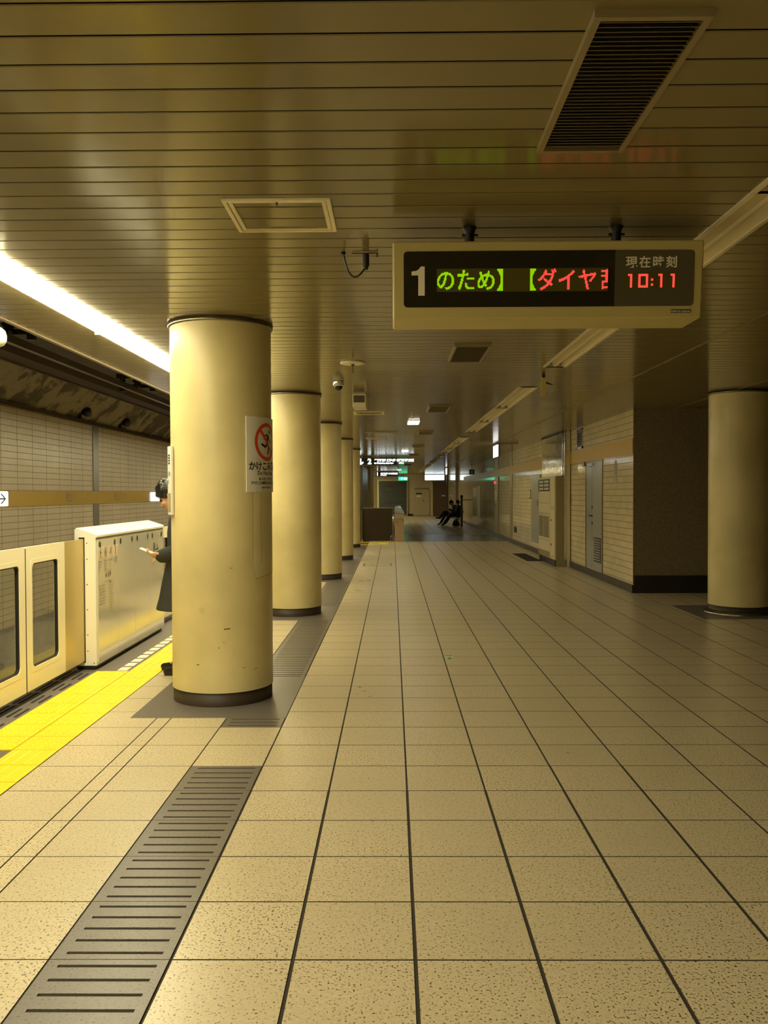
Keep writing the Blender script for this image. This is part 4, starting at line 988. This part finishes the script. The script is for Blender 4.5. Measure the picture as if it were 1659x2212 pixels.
# grey plates in the floor at the air conditioner
tag(B('floor_grate', 'slot', 3.0, 3.33, 19.2, 21.6, -.004, .004), 'dark floor grate at the foot of the air conditioner', 'grating')
def fhatch(x0, x1, y0, y1, label, m='dchrome'):
    mb = MB(); a = .025; z = .0012
    mb.box(x0, x0 + a, y0, y1, -.004, z); mb.box(x1 - a, x1, y0, y1, -.004, z); mb.box(x0, x1, y0, y0 + a, -.004, z); mb.box(x0, x1, y1 - a, y1, -.004, z)
    tag(mb.build('floor_hatch', m), label, 'floor hatch')
fhatch(-.62, -.02, 18.05, 18.75, 'framed inspection hatch in the floor tiles before the stair front')
fhatch(2.25, 2.85, 22.0, 22.7, 'faint framed hatch in the floor near the right wall', 'vframe')
# sticker on the floor
t = thing('floor_sticker', (.515, 7.93, 0), 'small pale green sticker with an arrow on the floor tiles', 'sticker')
B('sheet', 'sticker', .4785, .5645, 7.81, 8.08, -.001, .0016, t)
mb = MB(); f = lambda u, v: (.5215 + u, 7.945 + v, .0022)
put_text(mb, '避難場所', .02, lambda u, v: f(u, v * 2.2), 0, .03, .0006, 'CENTER', sx=.85); stroke(mb, [(-.03, -.045), (0, -.085), (.03, -.045)], .014, f, sub=1); stroke(mb, [(0, -.01), (0, -.08)], .016, f, sub=1)
mb.build('print', 'dgreen', t)

# ================================================================== STAIR FRONT AND FAR WALL
t = thing('stair_parapet', (-.4, 27.3, 0), 'dark brown stair enclosure front with a granite end pier', 'stair enclosure')
B('front_panel', 'brownpanel', -.93, .0, 27.2, 27.28, .02, 1.055, t); B('top_edge', 'vframe', -.93, .04, 27.19, 27.29, 1.055, 1.07, t)
B('side_panel', 'brownpanel', -1.05, -.94, 27.15, 27.3, 0, 1.06, t)
mb = MB(); mb.hexa([(.08, 27.1, 0), (.37, 27.1, 0), (.37, 33.5, 0), (.08, 33.5, 0)], [(.08, 27.1, .90), (.37, 27.1, .90), (.37, 33.5, .90), (.08, 33.5, .90)]); mb.build('granite_pier', 'granite', t)
mb = MB(); mb.hexa([(.07, 27.08, .90), (.38, 27.08, .90), (.38, 33.6, .90), (.07, 33.6, .90)], [(.10, 27.6, 1.05), (.30, 27.6, 1.05), (.30, 33.5, 1.05), (.10, 33.5, 1.05)]); mb.build('coping', 'coping', t)
mb = MB(); mb.tube([(.05, 27.0, .78), (.05, 26.94, .72), (.05, 27.0, .66)], .02, 8); mb.tube([(.09, 27.02, .72), (.30, 27.02, .72), (.35, 27.1, .66)], .014, 8); mb.ball((.03, 27.0, .73), .045, 12, 8); mb.build('handrail_end', 'chrome', t)
mb = MB(); mb.tube([(-.05, 27.16, 0), (-.05, 27.16, .16), (-.02, 27.16, .2), (.01, 27.16, .16), (.01, 27.16, 0)], .012, 8); mb.tube([(-.95, 27.12, 0), (-.95, 27.12, .08)], .03, 8); mb.build('bumper_rail', 'chrome', t)
mb = MB(); mb.tube([(-.96, 27.1, .06), (-.96, 27.1, 1.0)], .02, 8); mb.tube([(.03, 27.15, 0), (.03, 27.15, .66)], .02, 8); mb.build('corner_post', 'dchrome', t)
t = thing('stair_side_screen', (-1.2, 30, 0), 'dark tall glazed screen beside the stair, just right of the fifth column', 'screen')
B('screen', 'brownpanel', -1.25, -1.0, 29.2, 35, 0, CH - .3, t)
struct(B('trim_8', 'beam', -1.25, -1.0, 29.2, 35, CH - .3, CH))
mb = MB()
for i in range(22):
    x = -1.05 + .055 * i; mb.hexa([(x, 26.55, .0), (x + .026, 26.55, .0), (x + .036, 26.98, .0), (x + .012, 26.98, .0)], [(x, 26.55, .005), (x + .026, 26.55, .005), (x + .036, 26.98, .005), (x + .012, 26.98, .005)])
mb.box(-.42, -.12, 25.9, 26.55, 0, .004)
for i in range(11):
    x = -.72 + .055 * i; mb.box(x, x + .025, 25.4, 25.85, 0, .005)
mb.box(-1.1, -.74, 25.45, 25.65, 0, .005)
tag(mb.build('tactile_dots', 'yellow'), 'yellow tactile dots on the floor before the brown stair front', 'tactile paving')
struct(B('trim_9', 'fband', .38, 3.62, 27.3, 31.6, -.004, .0012), 'dark crosswise floor band right of the stair pier')
t = thing('roller_shutter', (0, 57.9, 0), 'closed grey roller shutter in the far end wall', 'shutter')
mb = MB(); n = 26; z0, z1 = .12, 2.36
for i in range(n):
    a = z0 + (z1 - z0) * i / n; b = z0 + (z1 - z0) * (i + 1) / n
    mb.add([(x, y, z) for x in (-.9, .98) for y, z in ((57.90, a), (57.86, a + (b - a) * .3), (57.86, a + (b - a) * .75), (57.90, b))], [(0, 1, 5, 4), (1, 2, 6, 5), (2, 3, 7, 6)])
mb.build('slats', 'shutter', t)
mb = MB(); mb.box(-1.0, -.9, 57.84, 58, 0, 2.36); mb.box(.98, 1.02, 57.84, 58, 0, 2.36); mb.box(-1.0, 1.02, 57.84, 58, 2.36, 2.46); mb.build('guide_frame', 'acw', t)
t = thing('door_2', (2.0, 57.95, 0), 'cream double door with a dark plate in the far wall', None, kind='structure')
B('door_leaf', 'door_c', 1.4, 2.5, 57.94, 58, .05, 1.84, t); B('name_plate', 'beam', 1.6, 2.0, 57.93, 57.94, 1.45, 1.55, t); B('notice', 'white', 1.62, 1.95, 57.93, 57.94, 1.28, 1.38, t)
B('door_closer', 'dchrome', 1.5, 2.45, 57.92, 57.94, 1.80, 1.86, t); B('door_handle', 'dchrome', 2.08, 2.14, 57.92, 57.94, .95, 1.08, t)
t = thing('door_3', (3.1, 57.5, 0), 'tall dark brown door at the far right corner of the hall', None, kind='structure')
B('door_leaf', 'door_b', 2.72, 3.62, 57.5, 57.56, .02, 2.25, t); B('door_frame', 'acw', 2.60, 2.71, 57.48, 58, 0, 2.3, t); B('name_plate', 'plate', 3.30, 3.52, 57.49, 57.5, 1.32, 1.4, t); B('door_handle', 'chrome', 3.44, 3.5, 57.47, 57.5, 1.0, 1.05, t)

# ================================================================== BENCH, BAG, PEOPLE
t = thing('platform_bench', (3.1, 40.6, 0), 'pale moulded seats on a low metal bench frame under the two seated people', 'bench')
for y in (40.2, 40.95):
    mb = MB(); xs = [(2.80, .40), (2.83, .385), (2.92, .36), (3.10, .36), (3.20, .40), (3.26, .52), (3.30, .72)]
    mb.add([(x, yy, z) for yy in (y - .22, y + .22) for x, z in xs] + [(x + .02, yy, z - .02) for yy in (y - .22, y + .22) for x, z in xs],
           [(i, i + 1, 8 + i, 7 + i) for i in range(6)] + [(14 + i, 15 + i, 22 + i, 21 + i) for i in range(6)] + [(i, i + 1, 15 + i, 14 + i) for i in range(6)] + [(7 + i, 8 + i, 22 + i, 21 + i) for i in range(6)] + [(0, 7, 21, 14), (6, 13, 27, 20)])
    mb.build('seat_shell', 'seat', t)
MB().box(2.95, 3.08, 39.95, 41.5, .28, .34).build('beam', 'dchrome', t)
for y in (40.55, 41.35): MB().tube([(3.02, y, .3), (3.02, y, .02)], .03, 10).tube([(2.86, y, .015), (3.18, y, .015)], .02, 8).build('leg', 'dchrome', t)
t = thing('bench_end_panel', (3.16, 39.5, 0), 'narrow dark upright end panel with pale stripes next to the seated people', 'end panel')
B('panel', 'brownpanel', 3.11, 3.215, 39.3, 39.36, .0, 1.33, t); B('cap', 'blk', 3.10, 3.225, 39.29, 39.37, 1.33, 1.43, t)
for x in (3.117, 3.155, 3.20): B('stripe', 'vframe', x, x + .010, 39.292, 39.30, .02, 1.30, t)
B('wall_bar', 'dchrome', 3.215, 3.64, 39.32, 39.35, 1.20, 1.23, t)
t = thing('black_bag', (2.95, 39.8, 0), 'soft black bag on the floor below the second seated person', 'bag')
mb = MB(); mb.capsule((2.88, 39.8, .11), .105, (3.02, 39.8, .105), .10); mb.capsule((2.87, 39.8, .2), .07, (2.99, 39.8, .2), .07); mb.capsule((2.88, 39.92, .1), .09, (3.0, 39.92, .1), .09)
mb.build('bag_body', 'coat', t, remesh=.012, smooth=4)
MB().tube([(2.88, 39.8, .25), (2.89, 39.8, .31), (2.96, 39.8, .33), (3.0, 39.8, .25)], .010, 8).build('bag_handle', 'blk', t)

def rotY(a): return Matrix.Rotation(a, 3, 'Y')
def head(mb, c, pitch, yaw=0, s=1.0):
    """head facing -x, bowed by pitch; returns placement function and rotation"""
    R = Matrix.Rotation(yaw, 3, 'Z') @ Matrix.Rotation(-pitch, 3, 'Y')
    c = Vector(c); P = lambda x, y, z: c + R @ (Vector((x, y, z)) * s)
    mb.ball(P(.012, 0, .02), (.098 * s, .076 * s, .098 * s), 24, 16, rot=R)
    mb.ball(P(-.025, 0, -.045), (.068 * s, .060 * s, .072 * s), 20, 12, rot=R)          # jaw
    mb.ball(P(-.066, 0, -.095), (.024 * s, .026 * s, .020 * s), 12, 8, rot=R)            # chin
    mb.capsule(P(-.084, 0, .008), .010 * s, P(-.108, 0, -.034), .0135 * s, n=10)        # nose
    for e in (-1, 1):
        mb.ball(P(-.102, e * .010, -.037), .009 * s, 8, 6)
        mb.ball(P(-.072, e * .034, -.028), (.026 * s, .022 * s, .020 * s), 10, 8, rot=R)  # cheek
        mb.capsule(P(-.082, e * .014, .026), .010 * s, P(-.074, e * .050, .024), .009 * s, n=8)  # brow
        mb.ball(P(.012, e * .078, -.012), (.018 * s, .009 * s, .031 * s), 12, 8, rot=R)   # ear
    mb.capsule(P(-.090, -.018, -.064), .0085 * s, P(-.090, .018, -.064), .0085 * s, n=8)   # upper lip
    mb.capsule(P(-.086, -.015, -.076), .0085 * s, P(-.086, .015, -.076), .0085 * s, n=8)
    return P, R
def hair(name, P, R, parent, s=1.0, vox=.006, seed=1):
    rnd = random.Random(seed); mb = MB()
    mb.ball(P(.022, 0, .038), (.106 * s, .088 * s, .100 * s), 24, 16, rot=R)
    mb.ball(P(.060, 0, -.005), (.060 * s, .078 * s, .085 * s), 20, 12, rot=R)
    for i in range(15):                                   # fringe and side locks
        a = -1.15 + 2.3 * i / 14; y = .074 * math.sin(a); x = .012 - .092 * math.cos(a)
        mb.capsule(P(x + .03, y * .9, .105), .022 * s, P(x - .004, y * 1.08, .045 - .045 * abs(math.sin(a)) ** 2 + rnd.uniform(-.012, .008)), .010 * s, n=8)
    for i in range(22):
        a = rnd.uniform(0, 2 * PI); b = rnd.uniform(.1, 1.1)
        x, y, z = .022 + .1 * math.cos(a) * math.sin(b), .085 * math.sin(a) * math.sin(b), .038 + .1 * math.cos(b)
        mb.capsule(P(x, y, z), .014 * s, P(x + .02 * math.cos(a) - .01, y + .02 * math.sin(a), z - .03), .009 * s, n=7)
    return mb.build(name, 'hair', parent, remesh=vox, smooth=1)
def eyes(P, parent, s=1.0):
    for e in (-1, 1): MB().ball(P(-.083, e * .032, .006), .0105 * s, 10, 8).build('eye', 'ink', parent)
def hand(mb, wrist, d, up, s=1.0, curl=.6, side=1, spread=.2):
    """palm and five fingers; d = pointing direction, up = back of the hand direction"""
    d = Vector(d).normalized(); up = Vector(up); up = (up - d * up.dot(d)).normalized(); rt = d.cross(up) * side
    w = Vector(wrist)
    for k in (-1, 0, 1): mb.capsule(w + d * .012 + rt * .016 * k * .8, .019 * s, w + d * .078 * s + rt * .024 * k, .0145 * s, n=10)
    L = [(.040, .026, .020), (.045, .029, .021), (.042, .027, .020), (.032, .020, .017)]
    for k in range(4):
        q = w + d * .082 * s + rt * (.030 - .020 * k) * s; dd = (d + rt * spread * (.3 - .2 * k)).normalized(); r = [.0095, .0088, .0080, .0070]
        if k == 3: r = [x * .85 for x in r]
        for j, l in enumerate(L[k]):
            c = curl * (.55 + .45 * j); dd = (dd * math.cos(c) - up * math.sin(c)).normalized(); nq = q + dd * l * s
            mb.capsule(q, r[j] * s, nq, r[j + 1] * s, n=9); q = nq
    q = w + d * .022 * s + rt * .026 * s; td = (d * .75 + rt * .62 - up * .1).normalized()
    for l, a, b in ((.042, .0145, .0115), (.030, .0112, .0098), (.024, .0098, .0080)):
        nq = q + td * l * s; mb.capsule(q, a * s, nq, b * s, n=9); q = nq; td = (td - rt * .35 + up * .05).normalized()

# ---- standing person, mostly hidden by the nearest column
t = per = thing('person', (-1.78, 7.31, 0), 'standing person in a long dark coat reading a phone behind the nearest column', 'person')
mb = MB(); cx, cy = -1.78, 7.31
P, R = head(mb, (-1.893, cy, 1.515), math.radians(38))
mb.chain([(-1.785, cy, 1.34), (-1.82, cy, 1.42), (-1.865, cy, 1.475)], [.062, .055, .056])
mb.chain([(cx + .02, cy, .92), (cx + .025, cy, 1.08), (cx + .01, cy, 1.28)], [.125, .115, .12])
for s in (-1, 1):
    sh = (cx + .015, cy + s * .155, 1.33)
    if s < 0: el, wr = (cx + .02, cy - .235, 1.06), (-1.905, cy - .135, 1.006)
    else: el, wr = (cx + .03, cy + .235, 1.06), (-1.93, cy + .10, .99)
    mb.chain([(cx + .015, cy, 1.33), sh], [.075, .058]); mb.chain([sh, el, wr], [.055, .043, .029])
    hand(mb, wr, (-1, -s * -.25, .02) if s < 0 else (-1, -.45, .05), (0, .35 * s, -1) if s < 0 else (.2, .4, 1), curl=.7 if s < 0 else .9, side=1 if s < 0 else -1)
    hp = (cx + .02, cy + s * .09, .90); kn = (cx + .0, cy + s * .10, .50); an = (cx + .03 - (.08 if s > 0 else 0) + .04, cy + s * .11, .09)
    mb.chain([hp, kn, an], [.085, .058, .042]); mb.capsule(an, .04, (an[0] - .14, an[1], .035), .03)
mb.build('body', 'skin', t, remesh=.006, smooth=2)
eyes(P, t); hair('hair', P, R, t)
mb = MB()
ring = lambda z, rx, ry, ox: [(cx + ox + rx * math.cos(a) * (1 if math.cos(a) > 0 else 1), cy + ry * math.sin(a), z) for a in [2 * PI * i / 40 for i in range(40)]]
secs = [(1.375, .065, .085, .00), (1.36, .10, .15, .01), (1.31, .125, .185, .01), (1.20, .140, .195, .01), (1.08, .142, .190, .012), (.95, .150, .195, .01), (.80, .175, .215, 0), (.65, .200, .240, -.005), (.555, .222, .258, -.01), (.55, .215, .25, -.01)]
vs = []; fs = []
for k, q in enumerate(secs):
    r_ = ring(*q)
    if q[0] < 1.0: r_ = [(cx + q[3] + (x - cx - q[3]) * (1 + .035 * math.sin(7 * i * 2 * PI / 40) * (1 - q[0])), cy + (y - cy) * (1 + .03 * math.sin(9 * i * 2 * PI / 40) * (1 - q[0])), z) for i, (x, y, z) in enumerate(r_)]
    vs += r_
for k in range(len(secs) - 1):
    for i in range(40): j = (i + 1) % 40; fs.append((k * 40 + i, k * 40 + j, (k + 1) * 40 + j, (k + 1) * 40 + i))
fs += [tuple(range(40)), tuple(range((len(secs) - 1) * 40, len(secs) * 40))]
mb.add(vs, fs, 0, True)
for s in (-1, 1):
    sh = (cx + .015, cy + s * .160, 1.325); el = (cx + .02, cy + s * .245, 1.05); cf = (-1.918, cy - .145, 1.008) if s < 0 else (-1.90, cy + .125, .995)
    mb.chain([(cx + .01, cy + s * .05, 1.335), sh, el, cf], [.07, .078, .070, .060])
    d = (Vector(cf) - Vector(el)).normalized(); mb.capsule(Vector(cf) - d * .03, .060, Vector(cf) + d * .005, .060)
mb.chain([(cx - .02, cy - .07, 1.38), (cx - .055, cy, 1.36), (cx - .02, cy + .07, 1.38), (cx + .06, cy, 1.39), (cx - .02, cy - .07, 1.38)], [.028] * 5)   # collar
mb.build('coat', 'coat', t, remesh=.008, smooth=3)
for s in (-1, 1):
    mb = MB(); mb.chain([(cx + .02, cy + s * .09, .80), (cx + .0, cy + s * .10, .50), (cx + .055 - (.08 if s > 0 else 0), cy + s * .11, .10)], [.10, .078, .066]); mb.build('trouser_leg', 'suit', t, remesh=.009, smooth=2)
    ax_ = cx + .07 - (.08 if s > 0 else 0); yy = cy + s * .11
    mb = MB(); mb.capsule((ax_, yy, .052), .047, (ax_ - .10, yy, .042), .04); mb.capsule((ax_ - .08, yy, .036), .04, (ax_ - .195, yy, .030), .029); mb.capsule((ax_, yy, .06), .044, (ax_, yy, .10), .042)
    mb.box(ax_ - .21, ax_ + .045, yy - .032, yy + .032, .001, .014)
    mb.build('shoe', 'shoe', t, remesh=.006, smooth=2)
ph = thing('smartphone', (-2.06, 7.2, 1.03), 'thin white phone held by the standing person in the dark coat', 'phone')
mb = MB(); a = math.atan2(.044, .105); dx_, dz_ = math.cos(a), math.sin(a)
c0 = Vector((-2.118, 0, 1.066)); c1 = c0 + Vector((dx_ * .15, 0, -dz_ * .15)); nn = Vector((dz_, 0, dx_)) * .009
mb.hexa([(c0.x, 7.17, c0.z), (c1.x, 7.17, c1.z), (c1.x, 7.24, c1.z), (c0.x, 7.24, c0.z)], [(c0.x + nn.x, 7.17, c0.z + nn.z), (c1.x + nn.x, 7.17, c1.z + nn.z), (c1.x + nn.x, 7.24, c1.z + nn.z), (c0.x + nn.x, 7.24, c0.z + nn.z)])
mb.build('case', 'phone', ph, bevel=.002)
q0 = c0 + Vector((dx_ * .006, 0, -dz_ * .006)) + nn * 1.03; q1 = c1 - Vector((dx_ * .006, 0, -dz_ * .006)) + nn * 1.03
MB().quad((q0.x, 7.174, q0.z), (q1.x, 7.174, q1.z), (q1.x, 7.236, q1.z), (q0.x, 7.236, q0.z)).build('screen', 'phone', ph)

# ---- two seated people far down the hall
def seated(label, hd, pitch, yaw, neck, sh, hip, legs, hands, elb, seed):
    t = thing('person', (hip[0], hip[1], 0), label, 'person')
    y0 = hip[1]; mb = MB(); P, R = head(mb, hd, pitch, yaw)
    mb.chain([sh, neck, Vector(hd) + R @ Vector((.02, 0, -.05))], [.07, .05, .052]); mb.chain([hip, ((hip[0] + sh[0]) / 2 + .03, y0, (hip[2] + sh[2]) / 2), sh], [.12, .115, .11])
    suit = MB(); suit.chain([(hip[0], hip[1], hip[2] + .02), ((hip[0] + sh[0]) / 2 + .03, y0, (hip[2] + sh[2]) / 2), (sh[0], sh[1], sh[2] - .03)], [.145, .15, .135])
    tr = MB(); shoes = []
    for s, (kn, an, toe) in zip((-1, 1), legs):
        hp = (hip[0] - .02, y0 + s * .09, hip[2]); mb.chain([hp, kn, an], [.08, .055, .04]); mb.capsule(an, .038, toe, .026)
        tr.chain([hp, kn, (an[0] + (kn[0] - an[0]) * .1, an[1], an[2] + (kn[2] - an[2]) * .1)], [.100, .078, .062])
        sm = MB(); sm.capsule(an, .045, toe, .034); shoes.append(sm)
    for s, h, e in zip((-1, 1), hands, elb):
        a = (sh[0], sh[1] + s * .16, sh[2] - .02); mb.chain([sh, a, e, h], [.06, .052, .042, .03])
        suit.chain([sh, a, e, (h[0] + (e[0] - h[0]) * .12, h[1] + (e[1] - h[1]) * .12, h[2] + (e[2] - h[2]) * .12)], [.09, .072, .060, .048])
        hand(mb, h, Vector(h) - Vector(e), (0, .2 * s, 1), curl=.5, side=-s)
    mb.build('body', 'skin', t, remesh=.010, smooth=1); hair('hair', P, R, t, vox=.010, seed=seed); eyes(P, t)
    suit.build('jacket', 'suit', t, remesh=.014, smooth=3); tr.build('trousers', 'suit', t, remesh=.014, smooth=3)
    for sm in shoes: sm.build('shoe', 'shoe', t, remesh=.010, smooth=1)
    c = MB()
    for s in (-1, 1): c.capsule((neck[0] - .03, neck[1] + s * .035, neck[2] + .02), .014, (sh[0] - .125, sh[1] + s * .02, sh[2] - .16), .012)
    for h, e in zip(hands, elb): d = (Vector(e) - Vector(h)).normalized(); c.capsule(Vector(h) + d * .02, .036, Vector(h) + d * .05, .038)
    c.build('shirt', 'shirt', t); return t
seated('seated person in a dark suit with crossed legs, nearer to the brown door', (2.80, 40.95, 1.06), .75, 0, (2.90, 40.95, .95), (2.95, 40.95, .88), (3.02, 40.95, .50),
       [((2.50, 40.90, .50), (2.30, 40.88, .12), (2.17, 40.88, .035)), ((2.46, 40.98, .62), (2.24, 41.0, .34), (2.08, 41.0, .36))],
       [(2.68, 40.86, .76), (2.68, 41.02, .76)], [(2.90, 40.72, .66), (2.90, 41.18, .66)], 3)
tp = thing('smartphone', (2.6, 40.94, .8), 'tiny phone held by the cross legged seated person', 'phone')
mb = MB(); mb.hexa([(2.52, 40.90, .83), (2.60, 40.90, .78), (2.60, 40.98, .78), (2.52, 40.98, .83)], [(2.525, 40.90, .838), (2.605, 40.90, .788), (2.605, 40.98, .788), (2.525, 40.98, .838)]); mb.build('case', 'blk', tp)
seated('seated person in a dark suit beside the upright end panel, facing the camera side', (3.05, 40.18, 1.06), .4, .9, (3.06, 40.22, .95), (3.07, 40.22, .89), (3.06, 40.22, .50),
       [((2.68, 40.12, .50), (2.40, 40.08, .12), (2.28, 40.04, .035)), ((2.70, 40.30, .48), (2.48, 40.26, .12), (2.34, 40.24, .035))],
       [(2.76, 40.10, .62), (2.76, 40.30, .62)], [(2.98, 39.98, .64), (2.98, 40.46, .64)], 5)
